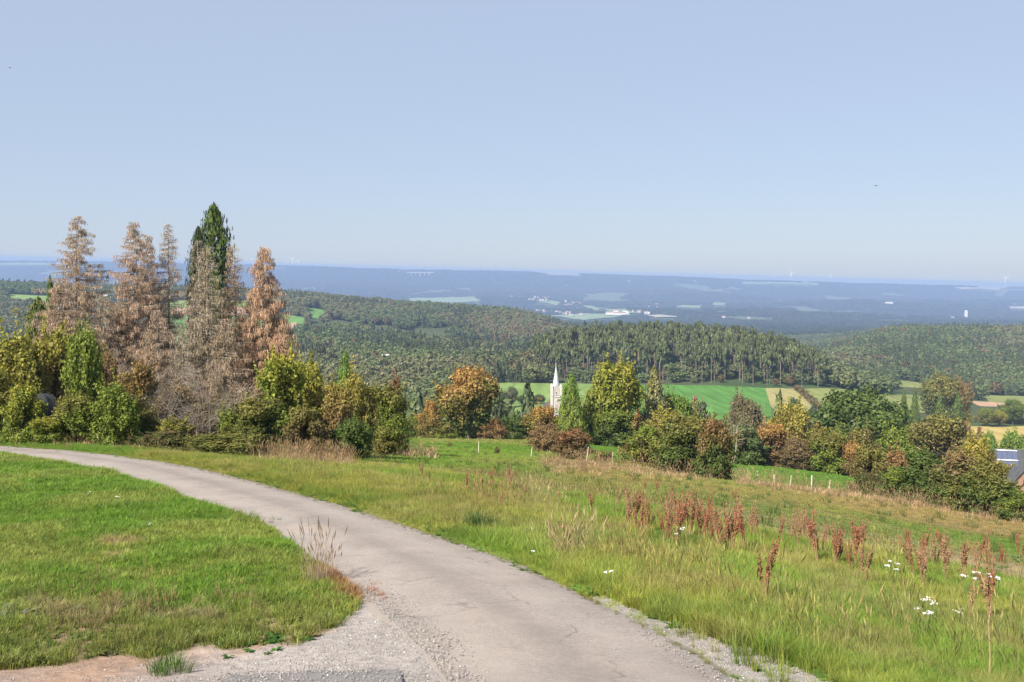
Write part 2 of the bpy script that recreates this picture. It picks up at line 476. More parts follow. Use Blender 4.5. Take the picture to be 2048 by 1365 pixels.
# ------------------------------------------------------------------ haze over the whole country
hb = MB(); HB = float(ZZ.min()) - 1.5; HX, HY0, HY1 = 14200.0, -60.0, float(yr[-1]) + 25
top_ = lambda x: 9.0 - 0.0262 * x          # the haze layer thins towards the lower country on the right
hb.add([(-HX,HY0,HB),(HX,HY0,HB),(HX,HY1,HB),(-HX,HY1,HB),(-HX,HY0,top_(-HX)),(HX,HY0,top_(HX)),(HX,HY1,top_(HX)),(-HX,HY1,top_(-HX))],
       [(3,2,1,0),(4,5,6,7),(0,1,5,4),(1,2,6,5),(2,3,7,6),(3,0,4,7)])
hz, nt, N, L = nodes('haze')
pvn = N('ShaderNodeVolumePrincipled'); pvn.inputs['Density'].default_value = HAZE_DENSITY
pvn.inputs['Color'].default_value = (*HAZE_COLOR, 1); pvn.inputs['Anisotropy'].default_value = 0.0
o = N('ShaderNodeOutputMaterial'); L(pvn.outputs[0], o.inputs['Volume'])
py_ = np.linspace(HY1 + 15, 12900, 12); pk_ = np.linspace(-1.1, 1.1, 160); PY, PK = np.meshgrid(py_, pk_, indexing='ij'); PX = PK * PY
idx = np.arange(PX.size).reshape(PX.shape)
pq = np.stack([idx[:-1, :-1], idx[:-1, 1:], idx[1:, 1:], idx[1:, :-1]], -1).reshape(-1, 4)
tag(link('plateau', mk('plateau', np.stack([PX, PY, H(PX, PY)], -1).reshape(-1, 3), pq, smooth=True), mat=flat('plateau_grass', (0.12, 0.17, 0.06))), kind='structure')
tag(hb.obj('haze', hz), kind='stuff', label='pale blue haze hanging over the far valley')

# ------------------------------------------------------------------ road
def resample(pts, n):
    p = np.array(pts, float); d = np.concatenate([[0], np.cumsum(np.hypot(*np.diff(p, axis=0).T))])
    # smooth by evaluating a pchip of each coordinate
    return pchip(d, p, np.linspace(0, d[-1], n))
RW = [np.array([P(*q)[:2] for q in side]) for side in (R_LEFT, R_RIGHT)]
NS, NW = 260, 15
Lw, Rw = resample(RW[0], NS), resample(RW[1], NS)
jl = (fbm(np.arange(NS) * 0.35, np.zeros(NS), 71, 3) - 0.5) * 0.35
t = np.linspace(0, 1, NW)
mid = (Lw + Rw) / 2; dv = Rw - Lw; ln = np.hypot(*dv.T)[:, None]
L2 = Lw - dv / ln * jl[:, None]; R2 = Rw + dv / ln * jl[::-1][:, None] * 0.5
rx = L2[:, None, 0] * (1 - t) + R2[:, None, 0] * t
ry = L2[:, None, 1] * (1 - t) + R2[:, None, 1] * t
rz = H(rx, ry) + 0.014 + 0.035 * (1 - (2 * t - 1) ** 2)[None]
edge = np.stack([rx, ry, rz], -1)
lo = edge[:, [0, -1]].copy(); un = dv / ln
lo[:, 0, :2] -= un * .16; lo[:, 1, :2] += un * .16; lo[..., 2] = H(lo[..., 0], lo[..., 1]) - 0.03
allv = np.concatenate([lo[:, :1], edge, lo[:, 1:]], 1)
m_, n_ = allv.shape[:2]
idx = np.arange(m_ * n_).reshape(m_, n_)
q = np.stack([idx[:-1, :-1], idx[:-1, 1:], idx[1:, 1:], idx[1:, :-1]], -1).reshape(-1, 4)
rme = mk('road', allv.reshape(-1, 3), q, smooth=True)
across = np.tile(np.concatenate([[0], t, [1]]), NS).astype(np.float32)
aa = rme.attributes.new('across', 'FLOAT', 'POINT'); aa.data.foreach_set('value', across)
rm, nt, N, L = nodes('road_surface')
pos = N('ShaderNodeNewGeometry').outputs['Position']
ac = N('ShaderNodeAttribute', typ='GEOMETRY', att='across').outputs['Fac']
n1 = noise(nt, 0.8, 5, 0.6, pos); n2 = noise(nt, 60, 3, 0.7, pos); n3 = noise(nt, 5, 6, 0.7, pos)
c = mixc(nt, ramp(nt, n1, 0.35, 0.65), (0.265, 0.228, 0.20), (0.335, 0.287, 0.25))
c = scale_col(nt, c, ramp(nt, n2, 0.3, 0.7, 0.72, 1.28))
n4 = noise(nt, 18, 5, 0.75, pos); c = scale_col(nt, c, ramp(nt, n4, 0.35, 0.65, 0.88, 1.12))
c = scale_col(nt, c, ramp(nt, n3, 0.3, 0.7, 0.93, 1.07))
wv = noise(nt, 1.3, 5, 0.65, pos)
pv_ = N('ShaderNodeVectorMath', op='ADD'); L(pos, pv_.inputs[0])
dn_ = N('ShaderNodeTexNoise', Scale=1.6, Detail=5.0); L(pos, dn_.inputs['Vector']); L(dn_.outputs['Color'], pv_.inputs[1])
cr_ = N('ShaderNodeTexVoronoi', Scale=0.55); cr_.feature = 'DISTANCE_TO_EDGE'; L(pv_.outputs[0], cr_.inputs['Vector'])
ck = N('ShaderNodeMath', op='MULTIPLY'); L(ramp(nt, cr_.outputs['Distance'], 0.004, 0.014, 1, 0), ck.inputs[0]); L(ramp(nt, wv, 0.42, 0.56, 0.0, 0.6), ck.inputs[1])
c = mixc(nt, ck.outputs[0], c, (0.15, 0.13, 0.12))
c = mixc(nt, ramp(nt, noise(nt, 0.45, 6, 0.7, pos), 0.52, 0.64, 0.0, 0.5), c, (0.37, 0.30, 0.25))
# tyre tracks
for lane in (0.22, 0.76):
    l1 = N('ShaderNodeMath', op='SUBTRACT', i_1=lane); L(ac, l1.inputs[0]); l2 = N('ShaderNodeMath', op='ABSOLUTE'); L(l1.outputs[0], l2.inputs[0])
    l3 = N('ShaderNodeMath', op='MULTIPLY'); L(ramp(nt, l2.outputs[0], 0.03, 0.12, 1, 0), l3.inputs[0]); L(ramp(nt, wv, 0.3, 0.65, 0.1, 0.45), l3.inputs[1])
    c = mixc(nt, l3.outputs[0], c, (0.37, 0.32, 0.28))
# darker unworn strip along the middle
md = N('ShaderNodeMath', op='SUBTRACT', i_1=0.5); L(ac, md.inputs[0])
ab = N('ShaderNodeMath', op='ABSOLUTE'); L(md.outputs[0], ab.inputs[0])
strip = ramp(nt, ab.outputs[0], 0.02, 0.13, 1, 0)
sm = N('ShaderNodeMath', op='MULTIPLY'); L(strip, sm.inputs[0]); L(ramp(nt, n3, 0.35, 0.6, 0.1, 0.65), sm.inputs[1])
c = mixc(nt, sm.outputs[0], c, (0.21, 0.18, 0.16))
ed = ramp(nt, ab.outputs[0], 0.42, 0.5, 0, 1)
em = N('ShaderNodeMath', op='MULTIPLY'); L(ed, em.inputs[0]); L(ramp(nt, n3, 0.4, 0.6), em.inputs[1])
c = mixc(nt, em.outputs[0], c, (0.29, 0.255, 0.225))
vo = N('ShaderNodeTexVoronoi', Scale=28.0); L(pos, vo.inputs['Vector'])
sp = ramp(nt, vo.outputs['Distance'], 0.10, 0.16, 1, 0)
sep = N('ShaderNodeSeparateColor'); L(vo.outputs['Color'], sep.inputs[0])
pick = ramp(nt, sep.outputs[0], 0.9, 0.91)
pm = N('ShaderNodeMath', op='MULTIPLY'); L(sp, pm.inputs[0]); L(pick, pm.inputs[1])
c = mixc(nt, pm.outputs[0], c, (0.55, 0.52, 0.48))
b = N('ShaderNodeBsdfPrincipled', Roughness=0.95); b.inputs['Specular IOR Level'].default_value = 0.15; L(c, b.inputs['Base Color'])
bp = N('ShaderNodeBump', Strength=0.5, Distance=0.01); L(n2, bp.inputs['Height']); L(bp.outputs[0], b.inputs['Normal'])
o = N('ShaderNodeOutputMaterial'); L(b.outputs[0], o.inputs[0])
tag(link('road', rme, mat=rm), kind='structure')

# dark asphalt remnant on the track that joins from the left
DARK = flat('dark_asphalt', (0.235, 0.215, 0.20), 0.9, 0.25, 8, 0.4)
def sheet(name, corners, nu, nv, lift, mat, ymin=7, wob=0.0):
    c = np.array([P(*q, ymin)[:2] for q in corners])
    s = np.linspace(0, 1, nu)[None, :, None]; t = np.linspace(0, 1, nv)[:, None, None]
    g = (c[0] * (1 - s) + c[1] * s) * (1 - t) + (c[3] * (1 - s) + c[2] * s) * t
    if wob:
        g[0, :, 1] += (fbm(g[0, :, 0] / wob, g[0, :, 1] / wob, 5) - .5) * wob
        g[-1, :, 1] += (fbm(g[-1, :, 0] / wob, g[-1, :, 1] / wob, 6) - .5) * wob
    z = H(g[..., 0], g[..., 1]) + lift
    idx = np.arange(nu * nv).reshape(nv, nu)
    q = np.stack([idx[:-1, :-1], idx[1:, :-1], idx[1:, 1:], idx[:-1, 1:]], -1).reshape(-1, 4)
    o = link(name, mk(name, np.concatenate([g, z[..., None]], -1).reshape(-1, 3), q[:, ::-1], smooth=True), mat=mat)
    return tag(o, kind='structure')
sheet('asphalt_patch', [(470,1356),(800,1342),(880,1480),(380,1480)], 24, 14, 0.03, DARK, wob=0.35)

# ------------------------------------------------------------------ fields in the valley and beyond
def fieldmat(name, c, stripes=0.2):
    m, nt, N, L = nodes(name)
    pos = N('ShaderNodeNewGeometry').outputs['Position']
    n1 = noise(nt, 0.03, 5, 0.65, pos); n2 = noise(nt, 0.4, 4, 0.7, pos)
    mp = N('ShaderNodeMapping'); mp.inputs['Scale'].default_value = (0.22, 0.02, 0); mp.inputs['Rotation'].default_value = (0, 0, 0.5)
    L(pos, mp.inputs[0]); n3 = noise(nt, 1.0, 2, 0.5, mp.outputs[0])
    rgb = N('ShaderNodeRGB'); rgb.outputs[0].default_value = (*c, 1)
    k = scale_col(nt, rgb.outputs[0], ramp(nt, n1, 0.3, 0.7, 0.85, 1.15))
    k = scale_col(nt, k, ramp(nt, n2, 0.3, 0.7, 0.9, 1.1)); k = scale_col(nt, k, ramp(nt, n3, 0.3, 0.7, 1 - stripes, 1 + stripes))
    b = N('ShaderNodeBsdfPrincipled', Roughness=1.0); b.inputs['Specular IOR Level'].default_value = 0.1
    L(k, b.inputs['Base Color']); o = N('ShaderNodeOutputMaterial'); L(b.outputs[0], o.inputs[0])
    return m
FM = {k: fieldmat('field_' + k, c) for k, c in dict(
    meadow=(0.17, 0.25, 0.07), crop=(0.085, 0.20, 0.04), stubble=(0.30, 0.27, 0.11), olive=(0.20, 0.22, 0.07),
    straw=(0.38, 0.29, 0.10), soil=(0.42, 0.27, 0.17), green=(0.12, 0.24, 0.06), pale=(0.21, 0.27, 0.14), cream=(0.40, 0.36, 0.26)).items()}
FIELDS = [  # colour, corners on the photograph (top left, top right, bottom right, bottom left), nearest distance, farthest distance
 ('meadow', [(968,766),(1195,768),(1195,862),(955,862)], 400, 720),
 ('crop', [(1195,769),(1531,777),(1547,834),(1195,862)], 400, 720),
 ('stubble', [(1531,777),(1588,778),(1640,822),(1547,832)], 400, 720),
 ('olive', [(1596,779),(1690,779),(1800,812),(1640,820)], 400, 720),
 ('olive', [(1700,785),(1880,792),(1890,830),(1790,822)], 400, 760),
 ('straw', [(1780,846),(2120,850),(2120,905),(1760,900)], 350, 640),
 ('olive', [(1790,760),(1858,768),(1850,777),(1790,773)], 700, 1100),
 ('olive', [(1962,790),(2120,794),(2120,806),(1980,805)], 600, 950),
 ('soil', [(1936,802),(2120,804),(2120,813),(1960,813)], 560, 900),
 ('green', [(556,626),(612,636),(606,648),(552,646)], 800, 1900),
 ('green', [(612,614),(652,622),(640,638),(618,634)], 800, 1900),
 ('soil', [(560,647),(594,645),(586,662),(556,668)], 700, 1900),
 ('meadow', [(330,602),(505,602),(505,616),(330,616)], 900, 1900),
 ('soil', [(330,617),(548,617),(548,634),(330,630)], 800, 1900),
 ('green', [(330,631),(548,636),(530,690),(330,690)], 500, 1500),
 ('meadow', [(8,588),(115,592),(112,604),(20,598)], 900, 2100),
 ('pale', [(50,602),(115,600),(112,616),(76,614)], 900, 2100),
 ('pale', [(1088,633),(1175,628),(1252,633),(1170,642)], 3500, 9000),
 ('pale', [(1160,612),(1180,612),(1310,628),(1250,628)], 3500, 9500),
 ('pale', [(812,598),(950,594),(968,604),(830,608)], 3500, 9500),
 ('pale', [(1062,600),(1122,604),(1116,613),(1082,606)], 3500, 9500),
 ('cream', [(1290,632),(1330,631),(1362,636),(1310,637)], 3500, 9500),
 ('pale', [(1350,612),(1410,612),(1410,617),(1352,616)], 3500, 9500),
 ('pale', [(1420,606),(1458,607),(1458,613),(1422,612)], 3500, 9500),
 ('cream', [(1080,547),(1160,549),(1165,552),(1100,550)], 8000, 15000),
 ('pale', [(-20,526),(100,526),(100,531),(-20,531)], 8000, 15000),
 ('pale', [(110,527),(205,528),(205,533),(110,532)], 8000, 15000),
 ('cream', [(1900,575),(2005,575.5),(2000,581),(1925,579)], 8000, 15000),
 ('pale', [(1480,564),(1640,566),(1640,571),(1490,569)], 8000, 15000),
 ('cream', [(2010,614),(2060,614),(2060,619),(2015,618)], 3500, 9900),
]
for fc, cs, ya, yb in FIELDS:
    sheet('field', cs, 30, 14, 0.25 if ya < 1000 else (1.5 if ya < 3000 else 6.0), FM[fc], ymin=ya)
def in_fields(x, y, z, hpx):
    u, v = uv(x, y, z); r = np.zeros(u.shape, bool)
    for fc, cs, ya, yb in FIELDS:
        m = (y > ya * 0.8) & (y < yb * 1.2)
        for f in (0, 0.3, 0.6, 0.9):
            r |= m & pip(u, v - hpx * f, cs)
    return r

# ------------------------------------------------------------------ foliage prototypes
def leaf_quads(C, Nn, size, elong=1.5, r=rng):
    n = len(C); Nn = Nn / (np.linalg.norm(Nn, axis=1, keepdims=True) + 1e-9)
    a = r.normal(size=(n, 3)); a -= (a * Nn).sum(1, keepdims=True) * Nn; a /= np.linalg.norm(a, axis=1, keepdims=True)
    b = np.cross(Nn, a)
    s = (size * r.uniform(0.6, 1.4, n))[:, None]
    V = np.stack([C - a * s * elong * .5, C + b * s * .5, C + a * s * elong * .5, C - b * s * .5], 1).reshape(-1, 3)
    return V, np.arange(4 * n).reshape(n, 4)
def crown_lobes(kind, r):
    out = []
    if kind == 'round':
        for i in range(34):
            p = r.normal(size=3); p /= np.linalg.norm(p); p *= r.uniform(0.5, 1) ** .5
            out.append((p[0] * .34, p[1] * .34, .57 + p[2] * .31, r.uniform(.10, .17)))
    elif kind == 'shrub':
        for i in range(40):
            a = r.uniform(0, 2 * math.pi); rr = r.uniform(0, 1) ** .5; z = r.uniform(0.06, .86)
            w = math.sqrt(max(0.05, 1 - (z / 1.0) ** 2.2)) * (0.82 + 0.18 * math.sin(3 * a + i))
            out.append((rr * .40 * w * math.cos(a), rr * .40 * w * math.sin(a), z, r.uniform(.08, .16)))
    elif kind == 'tall':
        for i in range(34):
            a = r.uniform(0, 2 * math.pi); z = r.uniform(.14, .92); w = (1 - abs(z - .42) * 1.25) * 1.05
            rr = r.uniform(0.2, 1) ** .5
            out.append((rr * .36 * w * math.cos(a), rr * .36 * w * math.sin(a), z, r.uniform(.07, .13)))
    elif kind == 'pine':
        for i in range(11):
            a = r.uniform(0, 2 * math.pi); z = r.uniform(.55, .95); rr = r.uniform(0, 1) ** .5 * (1.25 - z) * 1.05
            out.append((rr * .5 * math.cos(a), rr * .5 * math.sin(a), z, r.uniform(.07, .13)))
    return out
def crown_mesh(name, kind, n, size, seed):
    r = np.random.default_rng(seed)
    if kind == 'ever':
        z = 1 - r.uniform(0, 1, n) ** .8 * .95
        a = r.uniform(0, 2 * math.pi, n); sp_ = .5 + .5 * np.sin(a * 7 + 3 * np.sin(z * 21 + seed)) * np.cos(z * 31 + a * 2)
        w = .5 * np.minimum(1, (1 - z) / .22) ** .7 * (.50 + .60 * sp_)
        rr = w * r.uniform(.25, 1, n) ** .5
        C = np.stack([rr * np.cos(a), rr * np.sin(a), z + rr * .16 * sp_], 1)
        Nn = np.stack([np.cos(a), np.sin(a), np.full(n, .2)], 1) + r.normal(size=(n, 3)) * .6
    elif kind in ('conifer', 'cone'):
        z = 1 - r.uniform(0, 1, n) ** .62 * (0.93 if kind == 'conifer' else .97)
        tier = .5 + .5 * np.cos(z * 46 + r.normal(size=n) * .5)
        a = r.uniform(0, 2 * math.pi, n)
        wob = 1.25 + .30 * np.sin(a * 5 + z * 9 + seed) + .25 * np.sin(a * 9 - z * 31)
        w = (1 - z) ** (0.72 if kind == 'conifer' else .62) * .5 * wob
        rr = w * (r.uniform(.35, 1, n) ** .5) * (.72 + .28 * tier)
        C = np.stack([rr * np.cos(a), rr * np.sin(a), z - rr * .22], 1)
        Nn = np.stack([np.cos(a), np.sin(a), np.full(n, .7)], 1) + r.normal(size=(n, 3)) * .55
    else:
        lb = crown_lobes(kind, r); w = np.array([l[3] ** 2 for l in lb]); w /= w.sum()
        k = r.choice(len(lb), n, p=w); lb = np.array(lb)[k]
        d = r.normal(size=(n, 3)); d[:, 2] += .25; d /= np.linalg.norm(d, axis=1, keepdims=True)
        rad = lb[:, 3:4] * r.uniform(.55, 1.12, (n, 1)) * (1 + .25 * np.sin(d[:, :1] * 7 + k[:, None]))
        zs = 0.42 if kind == 'pine' else 1
        C = lb[:, :3] + d * rad * (1, 1, zs)
        if kind in ('shrub', 'tall', 'round') and n > 5000:      # loose shoots that break the outline
            m = n // (6 if kind == 'shrub' else 14); sh = r.integers(0, 60 if kind == 'shrub' else 40, m); q_ = r.choice(n, 60)[sh]
            ax = C[q_] - (0, 0, .45); ax /= np.linalg.norm(ax, axis=1, keepdims=True); ax = ax + (0, 0, .55) 
            C[:m] = C[q_] + ax * r.uniform(-.04, .12, (m, 1)) * (.5 + (sh % 7) / 6)[:, None] + r.normal(size=(m, 3)) * .012
        C[:, 2] = np.maximum(C[:, 2], .01)
        Nn = d + r.normal(size=(n, 3)) * .55
    V, Fq = leaf_quads(C, Nn, size, r=r)
    return mk(name, V, Fq)
PROTO = {}
for i in range(4): PROTO['shrub', i] = crown_mesh('crown', 'shrub', 17000, .024, 100 + i)
for i in range(3): PROTO['round', i] = crown_mesh('crown', 'round', 17000, .023, 200 + i)
for i in range(2): PROTO['tall', i] = crown_mesh('crown', 'tall', 13000, .022, 300 + i)
for i in range(2): PROTO['conifer', i] = crown_mesh('crown', 'conifer', 13000, .021, 400 + i)
for i in range(1): PROTO['cone', i] = crown_mesh('crown', 'cone', 11000, .022, 450 + i)
for i in range(2): PROTO['ever', i] = crown_mesh('crown', 'ever', 15000, .020, 470 + i)
for i in range(4): PROTO['pine', i] = crown_mesh('crown', 'pine', 520, .085, 500 + i)
for i in range(4): PROTO['wood', i] = crown_mesh('crown', 'round', 620, .105, 600 + i)
for i in range(2): PROTO['spruce', i] = crown_mesh('crown', 'conifer', 520, .09, 700 + i)
for i in range(2): PROTO['small', i] = crown_mesh('crown', 'shrub', 1200, .075, 800 + i)
for k, me in PROTO.items():
    me.materials.append(LEAF if k[0] not in ('conifer', 'pine', 'spruce', 'ever') else NEEDLE)
NVAR = {}
for k in PROTO: NVAR[k[0]] = NVAR.get(k[0], 0) + 1
def trunk_mesh(kind, seed):
    r = random.Random(seed); mb = MB()
    if kind in ('shrub', 'small'):
        for i in range(7):
            a = r.uniform(0, 6.28); l = r.uniform(.5, .85); s = r.uniform(.12, .3)
            mb.tube([(0.04 * math.cos(a), .04 * math.sin(a), -.02), (s * .5 * math.cos(a), s * .5 * math.sin(a), l * .5), (s * math.cos(a + .3), s * math.sin(a + .3), l)], [.013, .009, .003], 4)
    elif kind == 'pine':
        mb.tube([(0, 0, -.02), (.006, 0, .4), (0, .008, .75), (0, 0, .93)], [.030, .024, .015, .004], 6)
        for i in range(7):
            a = r.uniform(0, 6.28); z = r.uniform(.6, .88)
            mb.tube([(0, 0, z), (.26 * math.cos(a), .26 * math.sin(a), z + .04)], [.009, .003], 3, cap=False)
    elif kind in ('conifer', 'cone', 'spruce', 'ever'):
        mb.tube([(0, 0, -.02), (0, 0, .5), (0, 0, .97)], [.028, .017, .003], 6)
    else:
        mb.tube([(0, 0, -.03), (.01, 0, .2), (0, .01, .45), (0.01, 0, .8)], [.040, .030, .022, .006], 7)
        for i in range(9):
            a = r.uniform(0, 6.28); z = r.uniform(.2, .55); l = r.uniform(.18, .32)
            mb.tube([(0, 0, z), (l * .6 * math.cos(a), l * .6 * math.sin(a), z + .12), (l * 1.2 * math.cos(a + .2), l * 1.2 * math.sin(a + .2), z + .27)], [.014, .009, .003], 4, cap=False)
    return mb.mesh('trunk', [BARK])
TR = {k: trunk_mesh(k, 5) for k in NVAR}
PALE_TRUNK = TR['pine'].copy(); PALE_TRUNK.materials.clear(); PALE_TRUNK.materials.append(BARK_PINE)
C = dict(green=(0.14,0.18,0.032), dgreen=(0.075,0.11,0.028), ygreen=(0.24,0.235,0.038), lgreen=(0.13,0.21,0.04), olive=(0.16,0.15,0.04),
         yellow=(0.27,0.235,0.05), orange=(0.33,0.20,0.06), rust=(0.23,0.14,0.058), red=(0.20,0.11,0.05), brown=(0.20,0.14,0.065), dbrown=(0.125,0.10,0.045),
         grey=(0.15,0.15,0.08), ggreen=(0.115,0.14,0.06), tan=(0.34,0.22,0.11), dark=(0.04,0.055,0.022), gbrown=(0.16,0.13,0.075))
C = {k_: tuple(q_ * 1.32 for q_ in v_) for k_, v_ in C.items()}
TREES_UV = []
def tree(name, kind, uf, vtop, wf, y, lo, hi, label, cat='tree', group=None, vbase=None, trunk=None):
    x = (uf / 2 - CX) / F * y
    zb = float(H(x, y)) if vbase is None else -(vbase / 2 - VH) / F * y
    zt = -(vtop / 2 - VH) / F * y
    h = max(0.4, zt - zb); w = wf / 2 / F * y
    r = empty(name, (x, y, zb), random.uniform(0, 6.28))
    tag(r, label, cat, group)
    v = random.randrange(NVAR[kind])
    g = 1.12 if kind in ('shrub', 'round', 'tall', 'small') else 1.0
    cr = link('crown', PROTO[kind, v], r); cr.scale = (w * g, w * g, h * 1.04)
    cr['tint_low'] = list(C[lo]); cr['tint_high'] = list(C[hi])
    t = link('trunk', trunk or TR[kind], r); t.scale = ((w + h) / 2,) * 2 + (h,)
    if kind in ('round', 'shrub') and w < h * .7: t.scale = (w, w, h)
    return r

